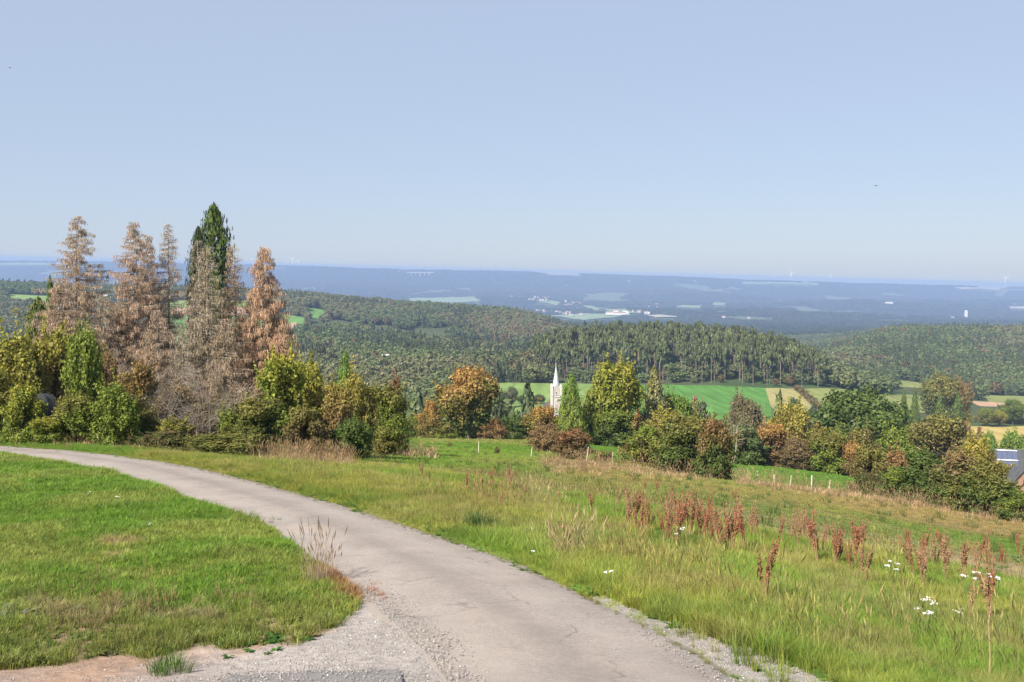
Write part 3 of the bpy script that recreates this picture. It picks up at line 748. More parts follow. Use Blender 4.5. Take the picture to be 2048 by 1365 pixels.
# ------------------------------------------------------------------ trees and shrubs you can point at (positions on the 2048 wide photograph)
TL = [
 # left copse
 ('shrub','shrub',-40,735,170,50,'olive','ygreen','dense green shrub cut by the left edge of the picture'),
 ('shrub','shrub',35,672,150,54,'olive','ygreen','tall olive green shrub at the left end of the copse'),
 ('shrub','shrub',112,668,120,56,'brown','ygreen','brownish green shrub under the leftmost dead spruce'),
 ('shrub','shrub',166,655,110,50,'green','green','upright fresh green shrub in front of the leftmost dead spruce'),
 ('shrub','shrub',45,770,100,45,'green','ygreen','small yellow green bush beside the dark sheeted heap'),
 ('shrub','shrub',150,790,120,45,'green','olive','low green bush right of the dark sheeted heap'),
 ('shrub','shrub',88,838,80,44,'green','ygreen','small bush at the foot of the dark sheeted heap'),
 ('shrub','shrub',235,770,110,44,'green','green','green bush with pale fence stakes to its right'),
 ('shrub','shrub',268,725,110,47,'olive','rust','green shrub with rusty red tips below the two tall brown spruces'),
 ('shrub','shrub',215,700,70,58,'brown','brown','dry brown shrub between two dead spruces'),
 ('shrub','shrub',560,716,130,47,'green','ygreen','large yellow green shrub right of the leafless thicket'),
 ('shrub','round',612,722,105,51,'olive','ygreen','upright yellow green shrub at the right side of the copse'),
 ('shrub','shrub',520,800,130,43,'dgreen','olive','low dark shrub below the orange brown dead spruce'),
 ('shrub','shrub',608,812,110,43,'dbrown','olive','dark brown olive bush over the dry grass'),
 ('shrub','shrub',672,762,100,48,'brown','yellow','shrub with golden yellow top left of the pointed larch'),
 ('larch','cone',690,705,62,110,'lgreen','lgreen','pointed bright green larch above the yellow bushes'),
 ('shrub','shrub',722,752,90,52,'olive','yellow','yellowish shrub just right of the pointed larch'),
 ('shrub','shrub',700,840,120,44,'dgreen','dgreen','low dark green shrub at the right foot of the copse'),
 ('shrub','shrub',770,775,95,66,'green','olive','green shrub beside the red tipped one'),
 ('shrub','shrub',795,765,50,70,'dgreen','red','dark green shrub with brick red top'),
 ('shrub','shrub',775,842,80,62,'olive','green','low green shrub where the copse ends at the pasture'),
 ('shrub','shrub',440,868,190,40,'dgreen','olive','low dark bramble patch below the leafless thicket'),
 ('shrub','shrub',330,862,110,42,'dgreen','dbrown','low bramble patch around the white stake'),
 ('shrub','shrub',350,770,130,50,'dbrown','brown','dark brown shrub filling the copse behind the leafless bushes'),
 ('shrub','shrub',430,790,150,49,'dbrown','dbrown','dark interior shrub behind the tangled leafless bush'),
 ('shrub','shrub',345,835,80,43,'olive','ygreen','yellowish low shrub in front of the leafless thicket'),
 ('shrub','shrub',470,820,90,43,'olive','green','olive shrub right of the pale trunks at the copse edge'),
 ('shrub','shrub',300,820,90,46,'dgreen','olive','low green shrub at the left foot of the leafless thicket'),
 ('shrub','shrub',490,850,90,42,'dgreen','olive','low shrub between bramble patch and yellow green shrub'),
 # hedge behind the pasture
 ('tree','shrub',858,806,66,160,'olive','orange','pale orange bush left of the large orange topped tree'),
 ('tree','shrub',900,845,60,158,'green','olive','olive bush at the left foot of the orange topped tree'),
 ('tree','round',938,738,132,156,'dgreen','orange','large dark green tree with an orange brown top'),
 ('tree','shrub',985,840,62,154,'brown','rust','low rusty bush at the right foot of the orange topped tree'),
 ('shrub','shrub',1030,835,74,154,'dgreen','dgreen','dark green bush between the rusty bush and the church'),
 ('shrub','shrub',1078,812,96,154,'olive','orange','olive and orange bush just left of the church tower'),
 ('shrub','shrub',1098,850,90,110,'brown','brown','loose brown bush in front of the church tower'),
 ('shrub','shrub',1146,862,90,92,'dbrown','red','low red brown bush with a white post beside it'),
 ('conifer','cone',1142,748,74,150,'green','lgreen','slender pointed green tree right of the church tower'),
 ('tree','round',1226,720,128,156,'green','ygreen','tallest bright green tree right of the church'),
 ('tree','shrub',1190,800,80,154,'green','ygreen','yellowish tree between the pointed tree and the tallest green tree'),
 ('shrub','shrub',1225,820,110,153,'dgreen','green','dark green base bush under the tallest green tree'),
 ('conifer','conifer',1308,738,92,165,'grey','olive','grey green spruce thinning at the top right of the tallest tree'),
 ('tree','round',1352,785,74,170,'green','lgreen','light green tree in front of the bright green crop'),
 ('shrub','shrub',1210,902,54,98,'olive','green','small round green bush by the pasture corner'),
 ('shrub','shrub',1290,858,108,97,'olive','green','wide bush with reddish base left of the biggest field bush'),
 ('shrub','shrub',1330,822,110,150,'brown','ygreen','brown bush with yellow shoots below the grey spruce'),
 ('shrub','shrub',1378,838,140,88,'dgreen','olive','left half of the big field bush, dark green with yellow shoots'),
 ('shrub','shrub',1426,836,96,84,'dgreen','rust','right half of the big field bush, orange topped'),
 ('tree','round',1489,790,70,168,'grey','gbrown','narrow grey brown tree beside the pale bare tree'),
 ('shrub','shrub',1492,850,100,152,'dgreen','ggreen','grey green bush at the end of the hedge behind the white posts'),
 ('shrub','shrub',1545,850,90,155,'brown','orange','orange brown shrub in the hedge behind the white posts'),
 ('tree','round',1588,808,96,168,'olive','yellow','yellow orange tree left of the big dark oak'),
 ('shrub','shrub',1590,880,90,152,'dbrown','brown','dark brown shrub behind the white posts'),
 ('shrub','shrub',1655,865,110,152,'green','olive','fresh green shrub behind the white posts'),
 ('oak_tree','round',1724,776,205,205,'dgreen','dgreen','big round dark green oak'),
 ('tree','shrub',1800,862,120,180,'green','green','green bush between the oak and the brownish tree'),
 ('tree','round',1885,835,150,185,'dbrown','olive','broad olive brown tree right of the oak'),
 ('shrub','shrub',1740,892,100,84,'dbrown','olive','dark brownish bush closing the pasture with the white posts'),
 ('shrub','shrub',1700,888,60,150,'brown','orange','orange tinged bush behind the last white post'),
 ('shrub','shrub',1812,905,110,110,'brown','rust','reddish brown bush behind the dark hedge'),
 ('shrub','shrub',1800,940,100,78,'dgreen','green','low green bush in the dark hedge'),
 ('shrub','shrub',1862,906,130,76,'dgreen','dgreen','dark green round bush of the hedge at the right'),
 ('shrub','shrub',1925,912,140,73,'dgreen','brown','large dark bush with pinkish brown twigs'),
 ('shrub','shrub',1965,885,120,84,'olive','yellow','yellow olive bush in front of the slate roofed house'),
 ('shrub','shrub',1985,930,130,69,'dgreen','olive','dark olive bush right of the pinkish brown twigs'),
 ('shrub','shrub',2045,985,110,63,'dgreen','green','dark bush at the right edge below the house'),
 ('shrub','shrub',2110,970,150,66,'dgreen','olive','dark bush cut by the right edge of the picture'),
 ('shrub','shrub',1900,955,120,72,'dgreen','olive','low dark bush in the middle of the right hedge'),
 ('shrub','shrub',1745,945,70,80,'dgreen','dbrown','low dark bush next to the last white post'),
 # valley
 ('tree','round',1096,814,24,430,'ggreen','green','small tree hiding the left foot of the church tower'),
 ('tree','round',1128,806,22,435,'ggreen','green','small tree hiding the right foot of the church tower'),
 ('tree','small',1586,795,34,470,'dgreen','ggreen','small dark round tree on the stubble strip'),
 ('tree','small',1390,789,24,455,'brown','tan','lone withered rust coloured tree with pale stem on the crop field'),
 ('tree','round',1062,790,36,520,'dgreen','ggreen','dark round tree on the meadow left of the church'),
 ('tree','round',1080,789,24,520,'dgreen','ggreen','small dark round tree nearest the church on the meadow'),
 ('tree','round',1044,791,24,520,'dgreen','dgreen','left tree of the dark meadow clump'),
 ('tree','round',1023,774,28,500,'gbrown','ggreen','tall loose greyish tree at the left of the meadow'),
 ('tree','round',1003,782,32,495,'ggreen','ggreen','greyish tree at the edge of the meadow behind the orange topped tree'),
 ('conifer','conifer',1808,778,26,430,'dgreen','dgreen','left one of two dark spruces behind the oak'),
 ('conifer','conifer',1830,776,28,430,'dgreen','dgreen','right one of two dark spruces behind the oak'),
 ('tree','round',1885,752,96,470,'ggreen','olive','broad grey green tree right of the two dark spruces'),
 ('tree','round',1924,765,50,465,'olive','brown','brown tinted tree at the right of the broad grey green one'),
 ('conifer','conifer',1880,792,50,420,'dark','dgreen','dark spruce in front of the broad grey green tree'),
 ('conifer','conifer',1916,792,56,420,'dark','dgreen','darkest spruce right beside its twin'),
 ('tree','small',1936,840,18,400,'brown','rust','small reddish bush left of the straw field'),
 ('tree','small',1958,852,15,395,'brown','red','little red brown bush on the straw field'),
 ('tree','round',1975,862,38,300,'green','lgreen','small bluish green tree on the edge of the straw field'),
 ('tree','round',2035,860,76,240,'green','lgreen','round bright green tree above the slate roofed house'),
 ('tree','round',2025,800,52,560,'dgreen','green','round dark tree between the two far fields at the right edge'),
 ('tree','round',1975,815,38,540,'olive','green','small green tree of the hedge above the straw field'),
 ('tree','round',2000,820,30,545,'olive','ygreen','yellowish tree of the hedge above the straw field'),
]
fr = random.Random(3)
for uf in range(820, 1720, 34):
    if 1085 < uf < 1135: continue
    gq = fr.choice([('olive','green'),('green','green'),('olive','ygreen'),('dbrown','olive'),('dgreen','green'),('brown','orange')])
    tree('shrub', 'shrub', uf + fr.uniform(-12, 12), fr.uniform(832, 878), fr.uniform(70, 105), fr.uniform(162, 182), *gq, 'low shrub among the hedge growth behind the pasture', 'shrub', 'low shrubs of the hedge behind the pasture')
for name, kind, uf, vt, wf, y, lo, hi, lab in TL:
    tree(name, kind, uf, vt, wf, y, lo, hi, lab, 'shrub' if name == 'shrub' else 'tree')

# hedge lines in the valley
def hedge(cs, y0, h, w, lo, hi, label, n=700):
    pts = [P(u_, v_, y0) for u_, v_ in cs]
    a = np.array(pts); k = rng.uniform(0, len(a) - 1.001, n); i = k.astype(int); f = (k - i)[:, None]
    c = a[i] * (1 - f) + a[i + 1] * f
    c[:, 0] += rng.normal(size=n) * w * .4; c[:, 1] += rng.normal(size=n) * w * .4
    hh = h * (.7 + .5 * vnoise(c[:, 0] / 9, c[:, 1] / 9, 4))
    c[:, 2] = H(c[:, 0], c[:, 1]) + hh * rng.uniform(0, 1, n) ** .7
    V, q = leaf_quads(c, rng.normal(size=(n, 3)) + (0, 0, .5), h * .3)
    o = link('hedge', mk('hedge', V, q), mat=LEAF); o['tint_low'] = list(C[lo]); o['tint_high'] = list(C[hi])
    tag(o, label, 'hedge')
hedge([(1592,779),(1612,795),(1640,822)], 400, 3.5, 3, 'dbrown', 'brown', 'dark brown hedge running down between stubble and olive field', 900)
hedge([(1950,844),(2060,845)], 350, 3.0, 3, 'olive', 'brown', 'long clipped hedge along the top of the straw field', 900)
hedge([(1196,770),(1195,800)], 400, 2.0, 2, 'dgreen', 'dgreen', 'short hedge between dull meadow and bright crop', 200)

# ------------------------------------------------------------------ leafless thicket and pale bare tree
def bare_mesh(h, w, n, seed, r0=.035):
    r = random.Random(seed); mb = MB()
    def grow(p, d, l, rad, lev):
        q = p + d * l * .5 + Vector((r.uniform(-1, 1), r.uniform(-1, 1), r.uniform(-.3, 1))) * l * .10
        e = q + (d + Vector((r.uniform(-.5, .5), r.uniform(-.5, .5), r.uniform(-.3, .3)))).normalized() * l * .5
        mb.tube([p, q, e], [rad, rad * .75, rad * .45], 3, cap=False)
        if lev == 0: return
        for i in range(4 if lev > 1 else 5):
            f = r.uniform(.3, 1); s = p + (e - p) * f
            nd = (d * .5 + Vector((r.uniform(-1, 1), r.uniform(-1, 1), r.uniform(-.5, .8)))).normalized()
            grow(s, nd, l * r.uniform(.4, .65), rad * .5, lev - 1)
    for i in range(n):
        a = r.uniform(0, 6.28); t = r.uniform(0, 1)
        d = Vector((math.cos(a) * w * .5 * t, math.sin(a) * w * .5 * t, h)).normalized()
        grow(Vector((math.cos(a) * w * .2 * t, math.sin(a) * w * .2 * t, -.1)), d, h * r.uniform(.6, .8), r0, 3)
    return mb
for i, (uf, vt, wf, y, mt, lab) in enumerate([
    (345,715,90,47,BARK_GREY,'leafless grey brown thicket bush below the thin third dead spruce'),
    (405,745,120,44,BARK_GREY,'leafless tangled bush in the middle of the copse'),
    (465,760,80,46,BARK_PALE,'pale leafless bush with curved twigs left of the yellow green shrub'),
    (300,755,60,50,BARK_GREY,'leafless bush beside the shrub with rusty tips'),
    (385,812,90,43,BARK_GREY,'low leafless thorn bush above the bramble patch'),
    (225,690,60,62,BARK_PALE,'bare branches between the leftmost spruces'),
    (1455,818,40,95,BARK_PALE,'pale bare tree at the right of the big field bush')]):
    x = (uf / 2 - CX) / F * y; zb = float(H(x, y)); h = -(vt / 2 - VH) / F * y - zb; w = wf / 2 / F * y
    r = empty('bare_tree' if i == 6 else 'bare_shrub', (x, y, zb)); tag(r, lab, 'tree' if i == 6 else 'shrub')
    bare_mesh(h * 1.05, w * 1.3, 2 if i == 6 else 7, 40 + i, .05 if i == 6 else .03).obj('branches', mt, r)

# ------------------------------------------------------------------ dead spruces
def dead_spruce(uf, vt, wf, y, fuzz, tw, bark, label, hue, bend=0, hang=1.0, clean=.2, seed=1, vis_base=None):
    r = random.Random(seed); rg = np.random.default_rng(seed)
    x = (uf / 2 - CX) / F * y; zb = float(H(x, y)) - .1; h = -(vt / 2 - VH) / F * y - zb; Rr = wf / 4 / F * y * 1.18
    root = empty('dead_spruce', (x, y, zb)); tag(root, label, 'dead tree', 'dead spruces in the copse')
    mb = MB()
    pts = [(bend * math.sin(t * 3) * .3, .1 * math.sin(t * 4), h * t) for t in np.linspace(0, 1, 9)]
    mb.tube(pts, [max(.018, .19 * (1 - t) ** .8) for t in np.linspace(0, 1, 9)], 6)
    mb.obj('trunk', bark, root, True)
    bb = MB(); tips = []; dirs = []
    nb = int(h * 15)
    for i in range(nb):
        t = clean + (1 - clean) * (i + r.random()) / nb
        a = r.uniform(0, 6.28)
        l = Rr * min(1, (1 - t) / .62) ** .7 * r.uniform(.5, 1.12) + .12
        if r.random() < .06: l *= 1.35
        z0 = h * t; dr = -r.uniform(.05, .42) * (1 - t * .9); up = r.uniform(.02, .2)
        ca, sa = math.cos(a), math.sin(a)
        p = [Vector((0, 0, z0)), Vector((ca * l * .5, sa * l * .5, z0 + dr * l * .55)), Vector((ca * l, sa * l, z0 + dr * l * .9 + up * l * .5))]
        rad = .018 + .012 * (1 - t)
        bb.tube(p, [rad * 1.3, rad, rad * .4], 3, cap=False)
        m = int(3 + l * 7)
        for j in range(m):
            f = r.uniform(.2, 1)
            q = p[0].lerp(p[1], f * 2) if f < .5 else p[1].lerp(p[2], f * 2 - 1)
            s = (1 if j % 2 else -1) * r.uniform(.15, .5) * (1.15 - f)
            e = q + Vector((ca * .2 - sa * s, sa * .2 + ca * s, r.uniform(-.12, .1)))
            if j % 2 == 0: bb.tube([q, e], [rad * .45, rad * .2], 3, cap=False)
            for _ in range(max(1, int(fuzz * (7 + 6 * (1 - t))))):
                if r.random() < fuzz:
                    g = r.random(); tips.append(q.lerp(e, g) + Vector((r.uniform(-.12, .12), r.uniform(-.12, .12), r.uniform(-.1, .1)))); dirs.append(t)
    bb.obj('branch', BARK_GREY, root)['kind'] = 'stuff'
    if tips:
        c = np.array([tuple(q) for q in tips]); n = len(c); td = np.array(dirs)
        l = rg.uniform(.14, .42, n) * hang * (1.15 - .6 * td); wd = rg.uniform(.007, .017, n) * tw
        a = rg.uniform(0, 6.28, n)
        dx = np.stack([np.cos(a) * wd, np.sin(a) * wd, np.zeros(n)], 1)
        dn = np.stack([rg.normal(size=n) * .22 * l, rg.normal(size=n) * .22 * l, -l], 1)
        V = np.stack([c - dx, c + dx, c + dx * .5 + dn, c - dx * .5 + dn * .9], 1).reshape(-1, 3)
        o = link('twigs', mk('twigs', V, np.arange(4 * n).reshape(n, 4)), root, NEEDLE)
        hue = np.array(hue) * .72 + np.array((.34, .28, .20)) * .60; o['kind'] = 'stuff'; o['tint_low'] = [float(v) for v in hue]; o['tint_high'] = [float(v) * 1.1 for v in hue]
BRN = (0.25, 0.155, 0.095); GRY = (0.24, 0.20, 0.15); ORG = (0.36, 0.18, 0.085)
for a in [
 (156,432,165,78,1.0,1.0,BARK_GREY,'leftmost tall dead spruce, grey brown and pointed',(0.27,0.19,0.13)),
 (124,560,110,72,1.1,1.1,BARK_GREY,'short brown dead spruce leaning on the leftmost tall one',BRN),
 (185,650,120,68,1.0,1.1,BARK_GREY,'low brown skirted dead spruce behind the upright fresh green shrub',(0.26,0.17,0.10)),
 (238,610,100,75,.9,1.0,BARK_GREY,'short brown dead spruce at the left foot of the brown pair',(0.26,0.17,0.105)),
 (318,620,110,71,.9,1.0,BARK_GREY,'short brown dead spruce between the brown pair and the thin grey one',(0.26,0.18,0.12)),
 (365,660,90,69,.5,1.0,BARK_GREY,'low grey dead spruce under the narrow evergreen',(0.22,0.17,0.12)),
 (452,640,110,69,.8,1.0,BARK_GREY,'low brown dead spruce below the tall evergreen',(0.25,0.17,0.10)),
 (205,590,90,74,.8,1.0,BARK_GREY,'short dark dead spruce between the leftmost spruce and the brown pair',(0.20,0.15,0.11)),
 (268,444,125,76,1.0,1.0,BARK_PALE,'tall reddish brown dead spruce with pale trunk, left of the brown pair',(0.29,0.175,0.11)),
 (294,470,90,79,1.0,1.0,BARK_GREY,'darker right spruce of the brown pair',(0.25,0.165,0.105)),
 (337,448,88,78,.8,.9,BARK_GREY,'thin grey dead spruce left of the evergreen',(0.26,0.20,0.15)),
 (394,480,80,74,.5,.8,BARK_PALE,'almost bare dead spruce with ragged top before the left side of the evergreen',GRY),
 (415,490,125,70,.6,.9,BARK_PALE,'bare pale dead spruce standing before the evergreen',(0.24,0.20,0.12)),
 (466,490,80,72,.75,.9,BARK_PALE,'brown dead spruce with bare pale trunk right of the evergreen',(0.27,0.175,0.10)),
 (496,600,80,78,.9,1.1,BARK_GREY,'short brown dead spruce left of the orange one',(0.25,0.16,0.10)),
 (528,494,120,72,1.1,1.15,BARK_PALE,'rightmost dead spruce with hanging orange brown twigs',(0.33,0.18,0.095)),
 (560,650,60,70,1.2,1.2,BARK_GREY,'low orange skirt of dead spruce at the right end of the group',ORG)]:
    seed = int(a[0])
    dead_spruce(*a[:8], a[8], hang=1.7 if a[0] > 500 else 1.0, bend=random.uniform(-1, 1), clean=.22, seed=seed)
tree('spruce_tree', 'ever', 428, 428, 84, 84, 'dark', 'dgreen', 'tall dark living evergreen towering over the dead spruces', 'tree')
tree('spruce_tree', 'ever', 396, 472, 50, 83, 'dark', 'dark', 'narrow dark living evergreen left of the tallest one', 'tree')
tree('spruce_tree', 'conifer', 100, 560, 60, 80, 'dgreen', 'dgreen', 'small dark evergreen behind the left side of the leftmost dead spruce', 'tree')
tree('spruce_tree', 'ever', 76, 606, 60, 80, 'olive', 'dgreen', 'low dark evergreen at the far left of the dead spruces', 'tree')

# ------------------------------------------------------------------ woods: the nearest trees one by one, the rest as one mass
def scatter(ylo, yhi, step, umin=-150, umax=1190):
    out = []
    y = ylo
    while y < yhi:
        x0 = (umin - CX) / F * y; x1 = (umax - CX) / F * y
        n = int((x1 - x0) / step)
        xs = x0 + (np.arange(n) + rng.uniform(-.45, .45, n)) * step
        out.append(np.stack([xs, y + rng.uniform(-.5, .5, n) * step], 1)); y += step
    return np.concatenate(out)
pts = scatter(185, 2500, 8.5)
pts = pts[(pts[:, 1] < 640) | (rng.uniform(0, 1, len(pts)) < np.clip(1400 / pts[:, 1], .35, 1))]
px, py = pts.T; pz = H(px, py); pu, pv = uv(px, py, pz)
hp = 2 * F / py                           # pixels per metre on the photograph
keep = ~in_fields(px, py, pz, 13 * hp * .9)
lft = pu < 960 + (py - 640) * 0.2
vale = (py < 640)
keep &= (~vale) | (lft & (py > 230)) | (pv - 9 * hp > 800) & (rng.uniform(0, 1, len(px)) < .35)
# keep the view to the meadow and fields open
keep &= ~((py > 560) & (py < 660) & (pu > 950) & (pu < 2100) & (pv > 776))
keep &= ~((py <= 560) & ((pu > 950)) & (pv - 12 * hp < 815) & (pu < 1760))
keep &= ~((pu > 1780) & (py < 760) & (pv - 12 * hp < 905) & (rng.uniform(0, 1, len(px)) < .97))
keep &= ~((abs(pu - 1112) < 40) & (py < 480))
keep &= ~((pu > 1960) & (py < 260))
keep &= ~((fbm(px / 120, py / 150, 97, 3) > .67) & (py > 760) & (pu < 1500))
px, py, pz, pu, pv, hp = (a[keep] for a in (px, py, pz, pu, pv, hp))
# the stand of tall pines on the knoll
pine = (pu > 1090 + 25 * np.sin(py / 30)) & (pu < 1650) & (py > 640) & (py < 960)
und = pine & (rng.uniform(0, 1, len(px)) < np.where(py < 690, .55, .15))
pine &= ~und
n_ = len(px)
spr = (~pine) & (fbm(px / 90, py / 90, 91, 3) > .56) & (rng.uniform(0, 1, n_) < .6)
hgt = np.where(pine, rng.uniform(21, 27, n_), np.where(und, rng.uniform(5, 9, n_), rng.uniform(9, 15, n_)))
hgt = np.where(spr, hgt * 1.25, hgt); hgt = hgt * (.7 + .6 * fbm(px / 55, py / 75, 93, 3))
hgt = np.where(pine & (pu > 1600), hgt * .85, hgt)
wid = np.where(pine, rng.uniform(8, 11.5, n_), np.where(spr, rng.uniform(5.5, 8, n_), rng.uniform(10, 17, n_)))
wid = np.where(und, hgt * 1.2, wid)
tn = (.35 * fbm(px / 60, py / 60, 95, 3) + .65 * sstep(.44, .56, fbm(px / 170, py / 260, 96, 3)))[:, None]; rr = rng.uniform(0, 1, (n_, 1))
tint = np.array([.125, .175, .065]) * (1 - tn) + np.array([.20, .195, .095]) * tn
tint = np.where(rr > .93, np.array([[.17, .13, .06]]), tint); tint = np.where((rr < .10), np.array([[.13, .17, .06]]), tint)
tint = np.where(pine[:, None], np.array([[.10, .12, .052]]), tint); tint = np.where(spr[:, None], np.array([[.085, .108, .05]]), tint)
rust = (np.exp(-((pu - 1040) / 70) ** 2 - ((pv - 670) / 14) ** 2) > rng.uniform(0, 1, n_) * 1.5)
tint = np.where((rust & ~pine)[:, None], np.array([[.20, .155, .075]]), tint)
tint = tint * rng.uniform(.86, 1.14, (n_, 1))
kindi = np.where(pine, 4, np.where(spr, 8, 0)) + np.where(spr, rng.integers(0, 2, n_), rng.integers(0, 4, n_))
order = np.argsort(-hp * np.where(pine, 2.2, 1))
vis = (pu > -60) & (pu < 2110) & ~((py < 560) & (pv - hgt * hp > 880))
n_p = n_b = 0; single = np.zeros(n_, bool)
for i in order:
    if not vis[i]: continue
    if pine[i] and n_p < 285: n_p += 1; single[i] = True
    elif not pine[i] and n_b < 285 and py[i] < 1100: n_b += 1; single[i] = True
for i in np.nonzero(single)[0]:
    kd = 'pine' if pine[i] else ('spruce' if spr[i] else 'wood')
    o = empty({'pine': 'pine_tree', 'spruce': 'spruce_tree', 'wood': 'broadleaf_tree'}[kd], (float(px[i]), float(py[i]), float(pz[i]) - .2), random.uniform(0, 6.28))
    cr = link('crown', PROTO[kd, random.randrange(NVAR[kd])], o); cr.scale = (wid[i], wid[i], hgt[i])
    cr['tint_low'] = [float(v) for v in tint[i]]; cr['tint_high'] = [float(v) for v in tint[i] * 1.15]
    if kd == 'pine' or i % 1 == 0:
        t = link('trunk', PALE_TRUNK if kd == 'pine' else TR[kd], o); s = hgt[i] * (.24 if kd == 'pine' else .4); t.scale = (s, s, hgt[i])
    if kd == 'pine': tag(o, 'tall dark pine with bare trunk in the stand behind the bright crop', 'tree', 'tall pines on the knoll')
    elif kd == 'spruce': tag(o, 'dark pointed spruce among the woods in the valley', 'tree', 'spruces in the valley woods')
    else: tag(o, 'rounded grey green broadleaf tree in the woods on the valley side', 'tree', 'broadleaf trees in the valley woods')

# prototypes used only by the scattered masses live in a collection that is not part of the scene
def proto_collection(name, meshes, mat):
    c = bpy.data.collections.new(name)
    for i, me in enumerate(meshes):
        me2 = me.copy(); me2.materials.clear()
        for m in mat if isinstance(mat, (list, tuple)) else [mat]: me2.materials.append(m)
        c.objects.link(bpy.data.objects.new('%s_%02d' % (name, i), me2))
    return c
def mass(name, pts, rot, scl, tint, index, coll, label, cat=None, smooth=False):
    n = len(pts)
    me = bpy.data.meshes.new(name)
    me.vertices.add(n); me.vertices.foreach_set('co', np.asarray(pts, np.float32).ravel())
    def att(nm, ty, key, arr):
        a = me.attributes.new(nm, ty, 'POINT'); a.data.foreach_set(key, np.ascontiguousarray(arr).ravel())
    att('turn', 'FLOAT_VECTOR', 'vector', np.asarray(rot, np.float32))
    att('size', 'FLOAT_VECTOR', 'vector', np.asarray(scl, np.float32))
    att('tint', 'FLOAT_COLOR', 'color', np.concatenate([tint, np.ones((n, 1))], 1).astype(np.float32))
    att('pick', 'INT', 'value', np.asarray(index, np.int32))
    me.update()
    o = link(name, me)
    g = bpy.data.node_groups.new(name, 'GeometryNodeTree')
    g.interface.new_socket(name='Geometry', in_out='INPUT', socket_type='NodeSocketGeometry')
    g.interface.new_socket(name='Geometry', in_out='OUTPUT', socket_type='NodeSocketGeometry')
    gi = g.nodes.new('NodeGroupInput'); go = g.nodes.new('NodeGroupOutput')
    ci = g.nodes.new('GeometryNodeCollectionInfo'); ci.inputs['Collection'].default_value = coll
    ci.inputs['Separate Children'].default_value = True; ci.inputs['Reset Children'].default_value = True
    ip = g.nodes.new('GeometryNodeInstanceOnPoints'); ip.inputs['Pick Instance'].default_value = True
    def na(nm, dt):
        a = g.nodes.new('GeometryNodeInputNamedAttribute'); a.data_type = dt; a.inputs['Name'].default_value = nm; return a.outputs['Attribute']
    er = g.nodes.new('FunctionNodeEulerToRotation')
    L = g.links.new
    L(gi.outputs[0], ip.inputs['Points']); L(ci.outputs[0], ip.inputs['Instance'])
    L(na('pick', 'INT'), ip.inputs['Instance Index']); L(na('turn', 'FLOAT_VECTOR'), er.inputs[0]); L(er.outputs[0], ip.inputs['Rotation'])
    L(na('size', 'FLOAT_VECTOR'), ip.inputs['Scale']); L(ip.outputs[0], go.inputs[0])
    md = o.modifiers.new('scatter', 'NODES'); md.node_group = g
    return tag(o, label, cat, kind='stuff')
forest_c = proto_collection('forest_kinds', [PROTO['wood', i] for i in range(4)] + [PROTO['pine', i] for i in range(4)] + [PROTO['spruce', i] for i in range(2)], INST)
m_ = ~single
zr = np.zeros(m_.sum())
mass('forest', np.stack([px, py, pz - .3], 1)[m_], np.stack([zr, zr, rng.uniform(0, 6.28, m_.sum())], 1),
     np.stack([wid, wid, hgt], 1)[m_], tint[m_], kindi[m_], forest_c, 'mixed woodland covering the hills behind the village')
# stems of the pines that are only in the mass
sel = np.nonzero(m_ & pine)[0]
if len(sel):
    stem_c = proto_collection('stem_kinds', [TR['pine']], BARK_PINE)
    s_ = hgt[sel]; z_ = np.zeros(len(sel))
    mass('pine_trunks', np.stack([px, py, pz - .3], 1)[sel], np.stack([z_, z_, z_], 1), np.stack([s_ * .24, s_ * .24, s_], 1), tint[sel], z_, stem_c, 'pale trunks inside the pine stand')
# far woods
fp = scatter(2500, 5200, 24); f2 = scatter(5200, 11720, 52); f2b = scatter(10800, 11720, 40)
for nm, pp, w0, h0, lab in (('far_forest', fp, (22, 38), (11, 17), 'blue green forest on the plain beyond the pine stand'),
                            ('distant_forest', np.concatenate([f2, f2b]), (55, 100), (13, 24), 'hazy blue forest on the far slopes and ridge')):
    x, y = pp.T; z = H(x, y); n = len(x); hpx = 2 * F / y
    dens = fbm(x / 420, y / 700, 61, 4)
    k = ~in_fields(x, y, z, h0[1] * hpx * 1.15) & ~((dens > .625) & (y > 4700)) & ~((y > 9000) & (rng.uniform(0, 1, n) < .15))
    x, y, z = x[k], y[k], z[k]; n = len(x)
    w = rng.uniform(*w0, n); h = rng.uniform(*h0, n); zz = np.zeros(n)
    tt = np.array([.055, .075, .032]) * rng.uniform(.6, 1.35, (n, 1)) * (.75 + .5 * fbm(x / 600, y / 900, 33, 3))[:, None]
    mass(nm, np.stack([x, y, z - .3 * h], 1), np.stack([zz, zz, rng.uniform(0, 6.28, n)], 1), np.stack([w, w, h * 1.3], 1), tt, rng.integers(0, 4, n), forest_c, lab)

# ------------------------------------------------------------------ church
STONE = flat('pale_stone', (0.43, 0.385, 0.36), 0.9, 0.18, 1.2, 0.3); TRIMST = flat('light_stone_trim', (0.54, 0.50, 0.47), 0.85, 0.1, 2)
SLATE = flat('slate', (0.075, 0.077, 0.085), 0.8, 0.3, 1.5, 0.3, 0.2); SPIREM = flat('pale_metal_spire', (0.50, 0.52, 0.54), 0.5, 0.12, 0.6)
WHITE = flat('white_render', (0.72, 0.70, 0.66), 0.8, 0.06); BRICK = flat('brick', (0.42, 0.24, 0.17), 0.9, 0.25, 3, 0.3)
DARKG = flat('dark_opening', (0.03, 0.03, 0.03), 0.6, 0.1); RED = flat('clay_tiles', (0.36, 0.17, 0.11), 0.8, 0.2, 1)
METAL = flat('grey_metal', (0.55, 0.56, 0.57), 0.4, 0.1)
def px_to(u2, y): return (u2 / 2 - CX) / F * y
cy_ = 450.0; s_ = 2 * F / cy_              # photo pixels per metre here
cx_ = px_to(1112, cy_); zb = float(H(cx_, cy_))
